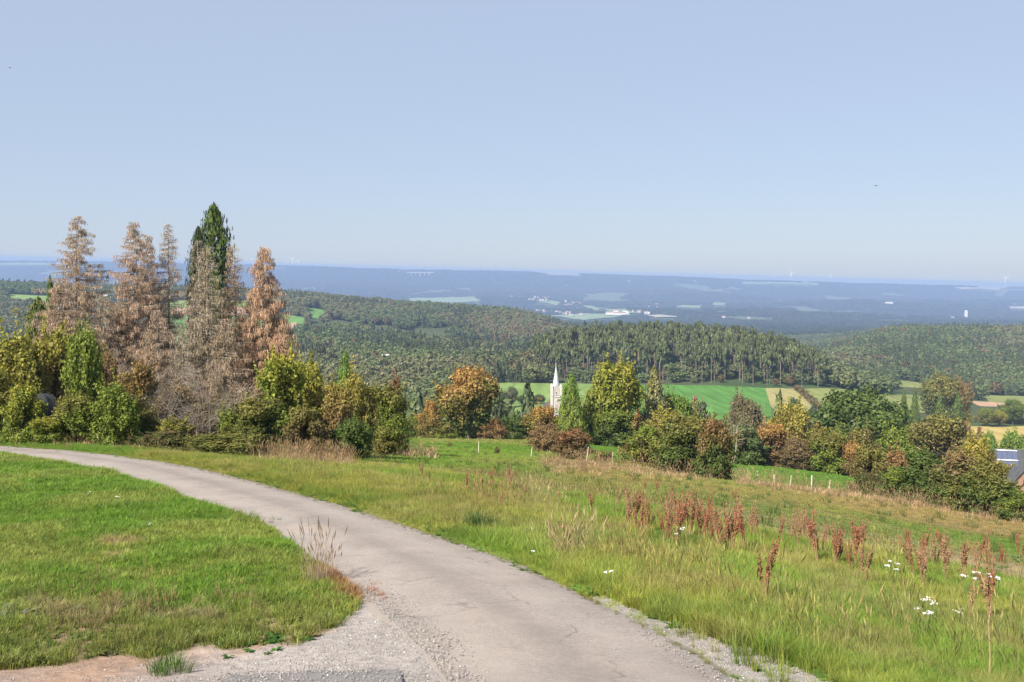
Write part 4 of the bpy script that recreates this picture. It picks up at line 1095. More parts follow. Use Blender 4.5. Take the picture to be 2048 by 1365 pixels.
top = lambda v: -(v / 2 - VH) / F * cy_ - zb
ch = empty('church', (cx_, cy_, zb), R(4)); tag(ch, 'stone church tower with pale needle spire rising from the trees', 'church')
hw = 2.05
zc = top(770)
mb = MB(); mb.box(-hw, hw, -hw, hw, -1, top(793)); mb.obj('tower', STONE, ch)
mb = MB(); mb.box(-hw + .1, hw - .1, -hw + .1, hw - .1, top(793) + .35, zc - .3); mb.obj('belfry', STONE, ch)
mb = MB(); mb.box(-hw - .22, hw + .22, -hw - .22, hw + .22, top(793), top(793) + .35)
mb.obj('cornice', TRIMST, ch)
for sx in (-1, 1):
    for sy in (-1, 1):
        mb = MB(); mb.box(sx * hw - .42, sx * hw + .42, sy * hw - .42, sy * hw + .42, top(793) + .35, zc - .4)
        x0, y0 = sx * hw, sy * hw
        mb.add([(x0-.45,y0-.45,zc-.4),(x0+.45,y0-.45,zc-.4),(x0+.45,y0+.45,zc-.4),(x0-.45,y0+.45,zc-.4),(x0,y0,zc+.7)], [(0,1,4),(1,2,4),(2,3,4),(3,0,4),(3,2,1,0)])
        mb.obj('pinnacle', TRIMST, ch)
        mb = MB(); mb.box(sx * hw - .36, sx * hw + .36, sy * hw - .36, sy * hw + .36, -1, top(793) - .02); mb.obj('buttress', TRIMST, ch)
for k in range(4):                          # gable on each face, with its dark round opening
    a = k * math.pi / 2
    def rot(p): return (p[0] * math.cos(a) - p[1] * math.sin(a), p[0] * math.sin(a) + p[1] * math.cos(a), p[2])
    g0, g1 = top(790) , top(773)
    mb = MB(); yf = -hw - .06
    mb.add([rot((-hw*.85, yf, g0)), rot((hw*.85, yf, g0)), rot((0, yf, g1 + 1.2)), rot((-hw*.85, yf+.5, g0)), rot((hw*.85, yf+.5, g0)), rot((0, yf+.5, g1+1.2))], [(0,1,2),(5,4,3),(0,3,4,1),(1,4,5,2),(2,5,3,0)])
    mb.obj('gable', STONE, ch)
    for sgn in (-1, 1):
        mb = MB(); mb.tube([rot((sgn * hw*.87, yf - .05, g0)), rot((0, yf - .05, g1 + 1.35))], [.14, .14], 4); mb.obj('coping', TRIMST, ch)
    mb = MB(); mb.tube([rot((0, yf - .08, g0 + 1.3)), rot((0, yf + .1, g0 + 1.3))], [.34, .34], 8); mb.obj('oculus', DARKG, ch)
    mb = MB(); z0 = top(822); z1 = top(803)
    arch = [(-1.0, z0), (1.0, z0), (1.0, z1)] + [(math.cos(t) * 1.0, z1 + math.sin(t) * 1.5) for t in np.linspace(.3, math.pi - .3, 7)] + [(-1.0, z1)]
    n = len(arch); vs = [rot((p, -hw - .05, q)) for p, q in arch] + [rot((p, -hw + .1, q)) for p, q in arch]
    mb.add(vs, [tuple(range(n))] + [(i, i + n, (i+1) % n + n, (i+1) % n) for i in range(n)]); mb.obj('arch', TRIMST, ch)
    mb = MB()
    arch = [(p * .72, z0 + .3 + (q - z0) * .86) for p, q in arch]
    vs = [rot((p, -hw - .09, q)) for p, q in arch] + [rot((p, -hw + .1, q)) for p, q in arch]
    mb.add(vs, [tuple(range(n))] + [(i, i + n, (i+1) % n + n, (i+1) % n) for i in range(n)]); mb.obj('louvre', STONE, ch)
mb = MB(); n = 8; zt = top(730); vs = [(1.75 * math.cos(6.283 * (i+.5) / n), 1.75 * math.sin(6.283 * (i+.5) / n), zc - 1.5) for i in range(n)] + \
    [(1.35 * math.cos(6.283 * (i+.5) / n), 1.35 * math.sin(6.283 * (i+.5) / n), zc + 1.6) for i in range(n)] + [(0, 0, zt)]
mb.add(vs, [(i, (i+1) % n, n + (i+1) % n, n + i) for i in range(n)] + [(n + i, n + (i+1) % n, 2 * n) for i in range(n)]); mb.obj('spire', SPIREM, ch)
mb = MB(); mb.tube([(0, 0, zt - .3), (0, 0, zt + 1.2)], [.06, .04], 5); mb.box(-.35, .35, -.04, .04, zt + .7, zt + .8); mb.obj('cross', METAL, ch)
mb = MB(); mb.box(-4, 4, hw + .01, hw + 20, -1, 3); mb.obj('nave', STONE, ch)
mb = MB(); mb.add([(-4.4, hw+.02, 3),(4.4, hw+.02, 3),(4.4, hw+20, 3),(-4.4, hw+20, 3),(0, hw+.02, 6),(0, hw+20, 6)], [(0,1,4),(3,5,2),(1,2,5,4),(0,4,5,3),(0,3,2,1)]); mb.obj('roof', SLATE, ch)

# ------------------------------------------------------------------ houses
def house(name, x, y, w, d, h, rh, rz, wall, roof, label, group=None, z=None, cat='house'):
    z = float(H(x, y)) if z is None else z
    mb = MB(); mb.box(-w/2, w/2, -d/2, d/2, -3, h)
    mb.add([(-w/2, -d/2, h), (w/2, -d/2, h), (w/2, d/2, h), (-w/2, d/2, h), (-w/2, 0, h + rh * .96), (w/2, 0, h + rh * .96)], [(0,4,3),(1,2,5)], 0)
    e = .04 * d
    mb.add([(-w/2-e, -d/2-e, h - .05), (w/2+e, -d/2-e, h - .05), (w/2+e, 0, h + rh), (-w/2-e, 0, h + rh), (w/2+e, d/2+e, h - .05), (-w/2-e, d/2+e, h - .05)], [(0,1,2,3),(3,2,4,5)], 1)
    o = mb.obj(name, [wall, roof]); o.location = (x, y, z); o.rotation_euler = (0, 0, rz)
    return tag(o, label, cat, group)
# white house in the wood and the one behind the spruces
x, y, z = P(772, 742, 600)
house('house', x, y, 6, 5, 2.6, 1.6, R(12), WHITE, METAL, 'small white house with pale roof alone in the valley woods', z=z + 9)
x, y, z = P(216, 604, 900)
house('farmhouse', x, y, 16, 9, 4, 3, R(-10), WHITE, SLATE, 'white farmhouse glimpsed between the dead spruces', z=z + 8)
# slate roofed house at the right edge, partly hidden by the bushes
hy = 200.0; hx = px_to(2036, hy); hz = float(H(hx, hy))
zt = lambda v: -(v / 2 - VH) / F * hy
hs = empty('brick_house', (hx, hy, zt(985) - 1.6), R(-16)); tag(hs, 'brick house with slate roof and solar panels cut by the right edge', 'house')
rb = 1.9; rt = zt(905) - (zt(985) - 1.6)
mb = MB(); mb.box(-3.6, 7, 0, 7, -6, rb); mb.add([(-3.6,0,rb),(-3.6,7,rb),(-3.6,3.5,rt-.15),(7,0,rb),(7,7,rb),(7,3.5,rt-.15)], [(0,2,1),(3,4,5)]); mb.obj('wall', BRICK, hs)
def roofquad(mb, p, th=.12):
    p = [Vector(q) for q in p]; n = (p[1] - p[0]).cross(p[3] - p[0]).normalized() * th
    mb.add([q for q in p] + [q + n for q in p], [(3,2,1,0),(4,5,6,7),(0,1,5,4),(1,2,6,5),(2,3,7,6),(3,0,4,7)])
mb = MB(); roofquad(mb, [(-3.9,-.3,rb-.2),(7.2,-.3,rb-.2),(7.2,3.5,rt),(-3.9,3.5,rt)]); mb.obj('roof', SLATE, hs)
mb = MB(); roofquad(mb, [(7.2,7.3,rb-.2),(-3.9,7.3,rb-.2),(-3.9,3.5,rt),(7.2,3.5,rt)]); mb.obj('roof', SLATE, hs)
PANEL = flat('solar_cell', (0.05, 0.07, 0.14), 0.4, 0.1, 3, 0, 0.6); RAIL = flat('aluminium', (0.75, 0.76, 0.78), 0.35, 0.05)
def onroof(s, t, up): # s along ridge, t up the slope 0..1
    a = Vector((-3.9 + s, -.3 + 3.8 * t, rb - .2 + (rt - rb + .2) * t)); n = Vector((0, -(rt - rb + .2), 3.8)).normalized(); return a + n * up
for r_ in range(2):
    for c_ in range(4):
        s0 = .45 + c_ * .98; t0 = .50 + r_ * .235; mb = MB()
        roofquad(mb, [onroof(s0, t0, .2), onroof(s0 + .92, t0, .2), onroof(s0 + .92, t0 + .205, .2), onroof(s0, t0 + .205, .2)], .04)
        mb.obj('solar_panel', PANEL, hs)
for t0 in (.48, .725, .955):
    mb = MB(); roofquad(mb, [onroof(.35, t0, .2), onroof(4.4, t0, .2), onroof(4.4, t0 + .022, .2), onroof(.35, t0 + .022, .2)], .06); mb.obj('panel_rail', RAIL, hs)
mb = MB(); mb.box(5.0, 5.8, 3.1, 3.9, rt - .6, rt + .9); mb.obj('chimney', BRICK, hs)
w2 = empty('brick_annexe', (px_to(2050, 185), 185, -(938 / 2 - VH) / F * 185 - 3.45), R(14)); tag(w2, 'gabled brick annexe with dark roof in front of the solar panels', 'house')
mb = MB(); mb.box(-2.6, 2.6, 0, 8, -6, 1.2); mb.add([(-2.6,0,1.2),(2.6,0,1.2),(0,0,3.3),(-2.6,8,1.2),(2.6,8,1.2),(0,8,3.3)], [(0,1,2),(5,4,3)]); mb.obj('wall', BRICK, w2)
mb = MB(); roofquad(mb, [(-3,8.2,.95),(-3,-.3,.95),(0,-.3,3.45),(0,8.2,3.45)][::-1], -.12); mb.obj('roof', SLATE, w2)
mb = MB(); roofquad(mb, [(3,-.3,.95),(3,8.2,.95),(0,8.2,3.45),(0,-.3,3.45)]); mb.obj('roof', SLATE, w2)
mb = MB(); mb.box(-.35, .35, -.06, .05, .3, 1.4); mb.obj('window', DARKG, w2)
# the far village: pale houses in the plain
hv = []
OFFW = flat('pale_plaster', (0.55, 0.51, 0.46), 0.85, 0.08)
for k in range(64):
    u_ = random.choice([random.uniform(975, 1150), random.uniform(1010, 1170), random.uniform(880, 920)])
    hv.append((u_, 620 + (u_ - 980) * .065 + random.uniform(-3, 4), 'one of the tiny pale houses of the long village street in the hazy plain' if u_ > 930 else 'one of the tiny pale houses peeping over the wooded ridge', 'village houses' if u_ > 930 else 'houses over the wooded ridge'))
for k in range(14): hv.append((random.uniform(1055, 1100), 597 + random.uniform(0, 8), 'one of the tiny pale houses on the slope above the village', 'hillside houses'))
for k in range(10): hv.append((random.uniform(1126, 1160), 606 + random.uniform(0, 12), 'one of the tiny reddish roofed houses right of the village field', 'houses right of the village field'))
for k in range(8): hv.append((random.uniform(1255, 1300), 629 + random.uniform(-2, 4), 'one of the tiny pale houses right of the white farm complex', 'houses beside the farm complex'))
for k in [(1298,618,'left one of four bright specks in the plain'),(1313,613,'upper of four bright specks in the plain'),(1315,619,'lower of four bright specks in the plain'),(1354,620,'right one of four bright specks in the plain'),
          (1447,640,'lone white house in the plain above the pines'),(1498,641,'lone pale house right of the white one above the pines'),(1023,597,'single pale house above the village street'),(1258,566,'pale house high on the middle ridge slope'),
          (1390,565,'pale house below the skyline right of the middle'),(1489,567,'white house below the skyline near the turbines'),(1540,568,'second white house below the skyline near the turbines'),(1685,573,'pale house below the lone turbine'),
          (1760,571,'white house just under the skyline at the right'),(798,546,'white house left of the viaduct'),(63,528,'leftmost white house on the far plateau'),(99,529,'middle white house on the far left plateau'),(115,530,'right white house on the far left plateau'),
          (1905,640,'pale house right of the small tower'),(2030,612,'pale building at the right edge of the blue slope')]: hv.append((*k, None))
for k, (u_, v_, lab_, grp_) in enumerate(hv):
    x, y, z = P(u_, v_, 3200); s = y / 5500
    w_ = random.uniform(9, 18) * s ** .5
    house('village_house', x, y, w_, w_ * .6, random.uniform(5, 8) * s ** .5, 4 * s ** .5, random.uniform(-1, 1), OFFW, random.choice([RED, SLATE, METAL, RED]), lab_, grp_, z=z + 12)
for k, (u_, v_, w_, lab) in enumerate([(1220, 633, 46, 'left hall of the white farm complex in the plain'), (1240, 634, 62, 'largest hall of the white farm complex in the plain'),
                            (1232, 629, 30, 'rear hall of the white farm complex in the plain'), (1251, 632, 26, 'right hall of the white farm complex in the plain'), (1778, 611, 60, 'bright white building alone in the blue forest slope'),
                            (1932, 640, 12, 'small pale tower in the blue forest slope')]):
    x, y, z = P(u_, v_, 3200)
    if k == 5: house('tower', x, y, 14, 14, 45, 6, 0, WHITE, METAL, lab, z=z + 10, cat='tower')
    else: house('farm_hall', x, y, w_, 18, 9, 5, R(random.uniform(-12, 12)), WHITE, RED if k < 3 else WHITE, lab, z=z + 14, cat='building')
# viaduct on the ridge
x, y, z = P(842, 553, 8000)
vd = empty('viaduct', (x, y, z + 20)); tag(vd, 'pale motorway viaduct on tall piers high on the far ridge', 'bridge')
mb = MB(); mb.box(-160, 150, -8, 8, 22, 30); mb.obj('deck', OFFW, vd)
for k in range(5):
    mb = MB(); mb.box(-110 + k * 50 - 4, -110 + k * 50 + 4, -5, 5, -55 + abs(k - 2) * 22, 21.9); mb.obj('pier', OFFW, vd)
# wind turbines on the skyline
TW = flat('turbine_white', (0.62, 0.66, 0.72), 0.5, 0.03)
for k, (u_, hpx, lab) in enumerate([(504, 12, 'wind turbine just left of the rightmost dead spruce'), (585, 14, 'first wind turbine right of the dead spruces'), (597, 10, 'second wind turbine right of the dead spruces, the shorter one'),
                   (1583, 16, 'tallest pale wind turbine in the middle right of the skyline'), (1661, 12, 'lone pale wind turbine right of the tallest one'), (2011, 18, 'pale wind turbine at the right end of the skyline'), (1548, 8, 'small wind turbine left of the tallest one')]):
    y = 12300.; x = px_to(u_, y); z = float(H(x, y)); vs = 2 * F / y; Hh = hpx / vs + 18
    t_ = empty('wind_turbine', (x, y, z)); tag(t_, lab, 'wind turbine', 'wind turbines on the skyline')
    mb = MB(); mb.tube([(0, 0, 0), (0, 0, Hh)], [3.0, 2.0], 8); mb.obj('tower', TW, t_)
    mb = MB(); mb.box(-2.5, 2.5, -5, 7, Hh, Hh + 5); mb.obj('nacelle', TW, t_)
    a0 = random.uniform(0, 2)
    for j in range(3):
        a = a0 + j * 2.0944; b_ = Hh * .42; dx, dz = math.sin(a), math.cos(a)
        mb = MB(); mb.tube([(0, -6, Hh + 2.5), (dx * b_ * .3, -6, Hh + 2.5 + dz * b_ * .3), (dx * b_, -6, Hh + 2.5 + dz * b_)], [1.4, 1.9, .4], 5); mb.obj('blade', TW, t_)

# ------------------------------------------------------------------ fence posts
POSTW = flat('weathered_pale_post', (0.62, 0.56, 0.46), 0.9, 0.2, 8); POSTG = flat('grey_post', (0.30, 0.26, 0.21), 0.9, 0.3, 8)
def post(uf, vb, hpx, tilt, mat, label, y=None, wid_=.055, group='white posts in the pasture'):
    if y is None: x, y, z = P(uf, vb)
    else: x = px_to(uf, y); z = float(H(x, y))
    h = hpx * 1.25 / 2 / F * y
    mb = MB(); mb.tube([(0, 0, -.3), (0, 0, h * .5), (.01, 0, h * .97), (0.012, 0, h)], [wid_, wid_ * .97, wid_ * .92, wid_ * .6], 7)
    o = mb.obj('fence_post', mat); o.location = (x, y, z); o.rotation_euler = (R(random.uniform(-3, 3)), R(tilt), 0)
    tag(o, label, 'fence post', group)
for a in [(1513,966,22,5,POSTW,'leftmost of the five white posts before the green pasture strip'),(1548,967,19,1,POSTW,'second from left of the five white posts'),
          (1580,969,21,6,POSTW,'middle one of the five white posts'),(1623,979,24,2,POSTW,'tallest of the five white posts, fourth from left'),(1657,981,20,8,POSTW,'rightmost leaning one of the five white posts')]:
    post(*a, y=88, wid_=.055)
for a in [(789,906,17,10,POSTW,'leaning pale post at the left end of the pasture'),(809,904,16,3,POSTW,'upright pale post just right of the leaning one by the copse'),
          (957,917,19,1,POSTW,'thin pale stake left of the dark sapling in the pasture'),(1062,918,16,6,POSTW,'thin stake right of the dark sapling in the pasture'),
          (1173,934,24,7,POSTW,'thick leaning post at the foot of the low red brown bush'),(1225,936,20,2,POSTW,'pale post right of the small round green bush'),
          (1268,943,14,0,POSTG,'short grey post in the dry grass below the wide bush')]:
    post(*a, y=90, wid_=.034)
for a in [(317,888,24,0,POSTW,'thin white stake in front of the dark thicket'),(326,886,20,2,POSTG,'grey stake just right of the white stake'),(377,888,22,-2,POSTG,'grey stake below the leafless bushes'),(141,876,18,3,POSTW,'pale short post by the roadside dry grass at the left'),
          (205,884,15,0,POSTG,'grey post below the green roadside bush'),(511,902,46,0,POSTG,'tall thin grey stake below the orange brown spruce')]:
    post(*a, wid_=.035, group='stakes along the copse')
# dark sheeted heap between the shrubs
x = px_to(88, 46.5); z = float(H(x, 46.5))
th = np.linspace(0, 2 * math.pi, 20, endpoint=False); vs = [(0, 0, 2.35)]
for j, (rr_, zz_) in enumerate([(.5, 2.2), (.95, 1.7), (1.1, .8), (1.2, -.2)]):
    for a in th: vs.append((rr_ * math.cos(a) * (1.2 + .12 * math.sin(3 * a)), rr_ * math.sin(a), zz_ + .1 * math.sin(5 * a + j)))
fs = [(0, 1 + i, 1 + (i + 1) % 20) for i in range(20)] + [(1 + j * 20 + i, 21 + j * 20 + i, 21 + j * 20 + (i + 1) % 20, 1 + j * 20 + (i + 1) % 20) for j in range(3) for i in range(20)]
mb = MB(); mb.add(vs, fs); o = mb.obj('covered_heap', flat('dark_sheet', (0.035, 0.036, 0.042), 0.7, 0.3, 4, 0.6), smooth=True); o.location = (x, 46.5, z); o.scale = (.62, .8, 1.05)
tag(o, 'dark grey sheeted heap half hidden between the left shrubs', 'heap')
# birds
for uf, vf, y, s, lab in [(20, 136, 160, .55, 'small dark bird high at the left of the sky'), (1752, 372, 175, 1.3, 'dark bird flying over the valley at the right')]:
    r = empty('bird', (px_to(uf, y), y, -(vf / 2 - VH) / F * y), R(70)); tag(r, lab, 'bird'); bm_ = flat('bird_plumage', (0.03, 0.03, 0.035), 0.8, 0.1)
    mb = MB(); mb.tube([(-.5*s, 0, 0), (-.3*s, 0, .02), (0, 0, .03), (.22*s, 0, .03), (.30*s, 0, .02)], [.02, .05*s, .09*s, .06*s, .015], 8)
    mb.add([(-.5*s,0,0),(-.72*s,.12*s,0),(-.72*s,-.12*s,0),(-.6*s,0,.02)], [(0,1,3),(0,3,2),(0,2,1),(1,2,3)]); mb.obj('body', bm_, r, True)
    for sg in (-1, 1):
        mb = MB(); mb.add([(.14*s,0,.05),(-.14*s,0,.05),(.1*s,sg*.4*s,.16*s),(-.12*s,sg*.42*s,.14*s),(-.1*s,sg*.85*s,.04*s),(0,sg*.2*s,.12*s)], [(0,1,3,2),(2,3,4),(0,5,2),(0,2,5)]); mb.obj('wing', bm_, r)

# ------------------------------------------------------------------ grass
def tuft(name, n, rad, h, bw, bend, seed, seg=2, seedhead=False):
    r = np.random.default_rng(seed); V = []; Q = []; T = []
    for i in range(n):
        a = r.uniform(0, 6.28); d = rad * r.uniform(0, 1) ** .7; bx, by = d * math.cos(a), d * math.sin(a)
        hh = h * r.uniform(.55, 1.1); th = a + r.normal() * .7; b = bend * hh * r.uniform(.3, 1.2)
        wx, wy = -math.sin(th + r.normal()) * bw * .5, math.cos(th + r.normal()) * bw * .5
        cx, cyy = math.cos(th), math.sin(th); s = len(V)
        V += [(bx-wx,by-wy,-.02),(bx+wx,by+wy,-.02),(bx+wx*.8+cx*b*.25,by+wy*.8+cyy*b*.25,hh*.5),(bx-wx*.8+cx*b*.25,by-wy*.8+cyy*b*.25,hh*.5),(bx+cx*b,by+cyy*b,hh*(1-.25*bend))]
        Q.append((s,s+1,s+2,s+3)); T.append((s+3,s+2,s+4))
        if seedhead:
            s = len(V); p = np.array((bx+cx*b*.8,by+cyy*b*.8,hh*.86)); q = np.array((bx+cx*b*1.15,by+cyy*b*1.15,hh*1.12)); m = (p+q)/2; k = bw*1.6
            V += [tuple(p), (m[0]+k,m[1],m[2]), tuple(q), (m[0]-k,m[1],m[2]), (m[0],m[1]+k,m[2]), (m[0],m[1]-k,m[2])]
            Q += [(s,s+1,s+2,s+3),(s,s+4,s+2,s+5)]
    return mk(name, V, [np.array(Q), np.array(T)])
gr = [tuft('t', 22, .07, .085, .006, .7, i) for i in range(3)] + \
     [tuft('t', 34, .10, .32, .0065, .6, 10 + i) for i in range(3)] + \
     [tuft('t', 9, .08, .58, .004, .35, 20 + i, seedhead=True) for i in range(2)] + \
     [tuft('t', 16, .20, .22, .020, .8, 30 + i) for i in range(2)]
# flat leafy weed rosette
def rosette(seed, n=11, l=.16, w=.055):
    r = np.random.default_rng(seed); V = []; Q = []
    for i in range(n):
        a = r.uniform(0, 6.28); ll = l * r.uniform(.6, 1.2); c_, s_ = math.cos(a), math.sin(a); up = r.uniform(.25, 1.1); s = len(V)
        for t_, ww in ((0, .2), (.4, 1), (.75, .8), (1, .1)):
            z_ = ll * (up * t_ - .6 * t_ * t_) + .01
            V += [(c_*ll*t_ - s_*w*ww*.5, s_*ll*t_ + c_*w*ww*.5, z_), (c_*ll*t_ + s_*w*ww*.5, s_*ll*t_ - c_*w*ww*.5, z_)]
        for j in range(3): Q.append((s+2*j, s+2*j+1, s+2*j+3, s+2*j+2))
    return mk('t', V, np.array(Q))
gr += [rosette(1), rosette(2)]
grass_c = proto_collection('grass_kinds', gr, GRASSM)
acc = []
def field_pts(n, y0, y1, power, umin=-130, umax=1230):
    t = rng.uniform(0, 1, n); y = (y0 ** power + t * (y1 ** power - y0 ** power)) ** (1 / power)
    u = rng.uniform(umin, umax, n); return (u - CX) / F * y, y
def put(x, y, kinds, size, tint, zs=None, sink=0.0):
    n = len(x)
    z = H(x, y) - sink
    acc.append((np.stack([x, y, z], 1), np.stack([rng.normal(size=n) * .12, rng.normal(size=n) * .12, rng.uniform(0, 6.28, n)], 1),
                np.stack([size, size, size if zs is None else zs], 1), tint, rng.choice(kinds, n)))
def grassmask(x, y):
    z = H(x, y); c, u, v, lw, vg = grass_colour(x, y, z)
    road = pip(u, v, ROAD_POLY)
    return z, c, u, v, lw, vg, road
J = lambda n: rng.uniform(.75, 1.25, (n, 1)) * (1 + rng.normal(size=(n, 3)) * .06)
# lawn
x, y = field_pts(165000, 7.2, 48, .55)
z, c, u, v, lw, vg, rd = grassmask(x, y)
bare = fbm(x / .6, y / .6, 66, 3)
k = lw & (rng.uniform(0, 1, len(x)) > sstep(1150, 1300, v) * sstep(.42, .56, bare) * .8)
x, y, c, u, v = x[k], y[k], c[k], u[k], v[k]
low = sstep(1150, 1260, v)
s = rng.uniform(.7, 1.3, len(x)) * (.45 + 1.25 * fbm(x / .9, y / .9, 14)) * (1 + .4 * (y > 22)) * (1 - .15 * low)
put(x, y, [0, 1, 2], s, c * J(len(x)))
# small leafy weeds and longer tussocks in the lawn
k = rng.uniform(0, 1, len(x)) < .012 + .10 * low
put(x[k], y[k], [10, 11], rng.uniform(.25, .75, k.sum()), mixn(np.tile(np.array([.09, .16, .03]), (k.sum(), 1)), rng.uniform(0, .6, k.sum()), (.30, .20, .09)) * J(k.sum()))
k = (rng.uniform(0, 1, len(x)) < .03 + .08 * low + .3 * blob(u, v, 440, 1025, 545, 1045, 16))
put(x[k], y[k], [3, 4, 5], rng.uniform(.35, .65, k.sum()), c[k] * J(k.sum()))
# verge and rough meadow
x, y = field_pts(245000, 7.2, 62, .6)
z, c, u, v, lw, vg, rd = grassmask(x, y)
keep = (vg & ~rd) | (rd & pip(u, v - 7, VERGE) & (rng.uniform(0, 1, len(x)) < .5))
c = np.where((rd & keep)[:, None], np.array([[.20, .20, .06]]), c)
# distance from the road edge, in picture rows
re = np.interp(u, [p[0] for p in R_RIGHT], [p[1] for p in R_RIGHT])
de = np.clip((re - v) * 1.0, -50, 400) * y / 950 / .42
ext = keep & ~(pip(u, v + 14 * (fbm(x / .25, y / .25, 19, 2) - .5), SHOULDER) & (rng.uniform(0, 1, len(x)) < .96))
x, y, c, u, v, de = x[ext], y[ext], c[ext], u[ext], v[ext], de[ext]
tall = sstep(0.1, 1.1, de + rng.normal(size=len(x)) * .1)
q = fbm(x / 1.5, y / 1.5, 88, 3)
sz = (.21 + .44 * tall) * rng.uniform(.7, 1.25, len(x)) * (.65 + .7 * q)
rt_ = sstep(1500, 1750, u) * sstep(1120, 1250, v)
sz *= 1 - .35 * rt_
put(x, y, [3, 4, 5], sz, c * J(len(x)))
k = (rng.uniform(0, 1, len(x)) < (.006 + .05 * sstep(.55, .68, q) * (1 - .85 * rt_)) * tall) & (y < 55)
put(x[k], y[k], [6, 7], rng.uniform(.6, 1.15, k.sum()), mixn(c[k], np.full(k.sum(), .45), G_DRY * .95) * J(k.sum()))
k = rng.uniform(0, 1, len(x)) < .03 + .09 * rt_
put(x[k], y[k], [10, 11], rng.uniform(.4, .9, k.sum()), np.array([.10, .18, .035]) * J(k.sum()))
# dry tall grass fringe below the copse
for cx0, cy0, cx1, cy1, n, sp in ((-20, 872, 470, 900, 1500, 5), (500, 905, 700, 922, 900, 8), (700, 905, 870, 905, 200, 6), (1085, 930, 1500, 958, 500, 6), (1700, 985, 2060, 1040, 700, 7), (1470, 966, 1720, 994, 260, 3)):
    for _ in range(n):
        t_ = random.random(); pu_ = cx0 + (cx1 - cx0) * t_; pv_ = cy0 + (cy1 - cy0) * t_ + random.gauss(0, sp)
        X_, Y_, Z_ = P(pu_, pv_); acc.append((np.array([[X_, Y_, Z_]]), np.array([[random.gauss(0, .15), random.gauss(0, .15), random.uniform(0, 6.28)]]),
            np.array([[1.6, 1.6, random.uniform(.8, 1.5)]]) * (1 if Y_ < 60 else 1.5), np.array([[.42, .30, .16]]) * random.uniform(.6, 1.2), np.array([random.choice([6, 7, 3, 8])])))
# dry stalk clumps in the verge and at the lawn tip
def clump(uf, vf, n, spread, size, tint, kinds, zs=1.0):
    X_, Y_, Z_ = P(uf, vf); xx = X_ + rng.normal(size=n) * spread; yy = Y_ + rng.normal(size=n) * spread
    put(xx, yy, kinds, np.full(n, size) * rng.uniform(.7, 1.2, n), np.array(tint) * J(n), np.full(n, size * zs) * rng.uniform(.7, 1.2, n))
clump(635, 1165, 14, .10, .95, (.46, .36, .24), [6, 7], 1.1); clump(680, 1190, 30, .28, .45, (.36, .17, .09), [3, 4, 8])
clump(1140, 1120, 26, .22, 1.1, (.46, .37, .20), [6, 7]); clump(1395, 1180, 30, .22, .8, (.50, .33, .14), [3, 4, 5])
clump(1090, 1020, 20, .3, 1.2, (.44, .36, .2), [6, 7]); clump(990, 1010, 24, .4, 1.2, (.36, .22, .12), [6, 7]); clump(20, 1235, 18, .2, .8, (.20, .22, .16), [10, 11])
clump(960, 1060, 40, .22, 1.25, (.05, .11, .03), [10, 11, 3]); clump(120, 1290, 30, .3, .45, (.07, .13, .03), [10, 11, 3]); clump(510, 1285, 24, .22, .5, (.06, .14, .03), [10, 11])
clump(230, 1230, 20, .35, .8, (.30, .22, .11), [3, 6]); clump(480, 1210, 16, .3, .7, (.34, .26, .12), [3, 6]); clump(330, 1345, 8, .08, .7, (.08, .16, .03), [3, 4])
clump(480, 1042, 40, .35, .5, (.09, .19, .03), [3, 4, 5]); clump(270, 1010, 30, .4, .5, (.08, .18, .03), [3, 4, 5])
# pasture, out to the crest
x, y = field_pts(195000, 16, 158, .8)
z, c, u, v, lw, vg, rd = grassmask(x, y)
k = ~lw & ~vg & ~rd & (v < 1250)
x, y, c = x[k], y[k], c[k]
s = rng.uniform(.5, 1.2, len(x)) * np.clip(y / 45, .8, 2.6) * (.5 + .9 * fbm(x / 2, y / 4, 15))
put(x, y, [8, 9], s * .55, c * 1.05 * J(len(x)), s * .32)
k = rng.uniform(0, 1, len(x)) < .006
put(x[k], y[k], [3, 8], rng.uniform(.8, 1.6, k.sum()), np.array([.07, .12, .03]) * J(k.sum()))
A = [np.concatenate([a[i] for a in acc]) for i in range(5)]
mass('grass', *A[:4], A[4], grass_c, 'green and straw coloured grass of lawn, verge and pasture')

# ------------------------------------------------------------------ gravel
def stone_mesh(seed):
    r = np.random.default_rng(seed)
    phi = (1 + 5 ** .5) / 2
    v = np.array([(-1,phi,0),(1,phi,0),(-1,-phi,0),(1,-phi,0),(0,-1,phi),(0,1,phi),(0,-1,-phi),(0,1,-phi),(phi,0,-1),(phi,0,1),(-phi,0,-1),(-phi,0,1)]) / 1.9
    v = v * r.uniform(.7, 1.15, (12, 1)) * (1, .8, .55) * .5
    f = [(0,11,5),(0,5,1),(0,1,7),(0,7,10),(0,10,11),(1,5,9),(5,11,4),(11,10,2),(10,7,6),(7,1,8),(3,9,4),(3,4,2),(3,2,6),(3,6,8),(3,8,9),(4,9,5),(2,4,11),(6,2,10),(8,6,7),(9,8,1)]
    return mk('stone', v, np.array(f))
sm_, nt, N, L = nodes('gravel_stone')
b = N('ShaderNodeBsdfPrincipled', Roughness=0.85); L(N('ShaderNodeAttribute', typ='INSTANCER', att='tint').outputs['Color'], b.inputs['Base Color'])
o = N('ShaderNodeOutputMaterial'); L(b.outputs[0], o.inputs[0])
stone_c = proto_collection('stone_kinds', [stone_mesh(i) for i in range(4)], sm_)
x, y = field_pts(330000, 7.0, 26, .7)
z = H(x, y); u, v = uv(x, y, z)
road = pip(u, v, ROAD_POLY)
g = np.zeros(len(x))
g = np.maximum(g, blob(u, v, 730, 1215, 690, 1330, 34) * .75); g = np.maximum(g, blob(u, v, 500, 1345, 860, 1290, 26) * .75)
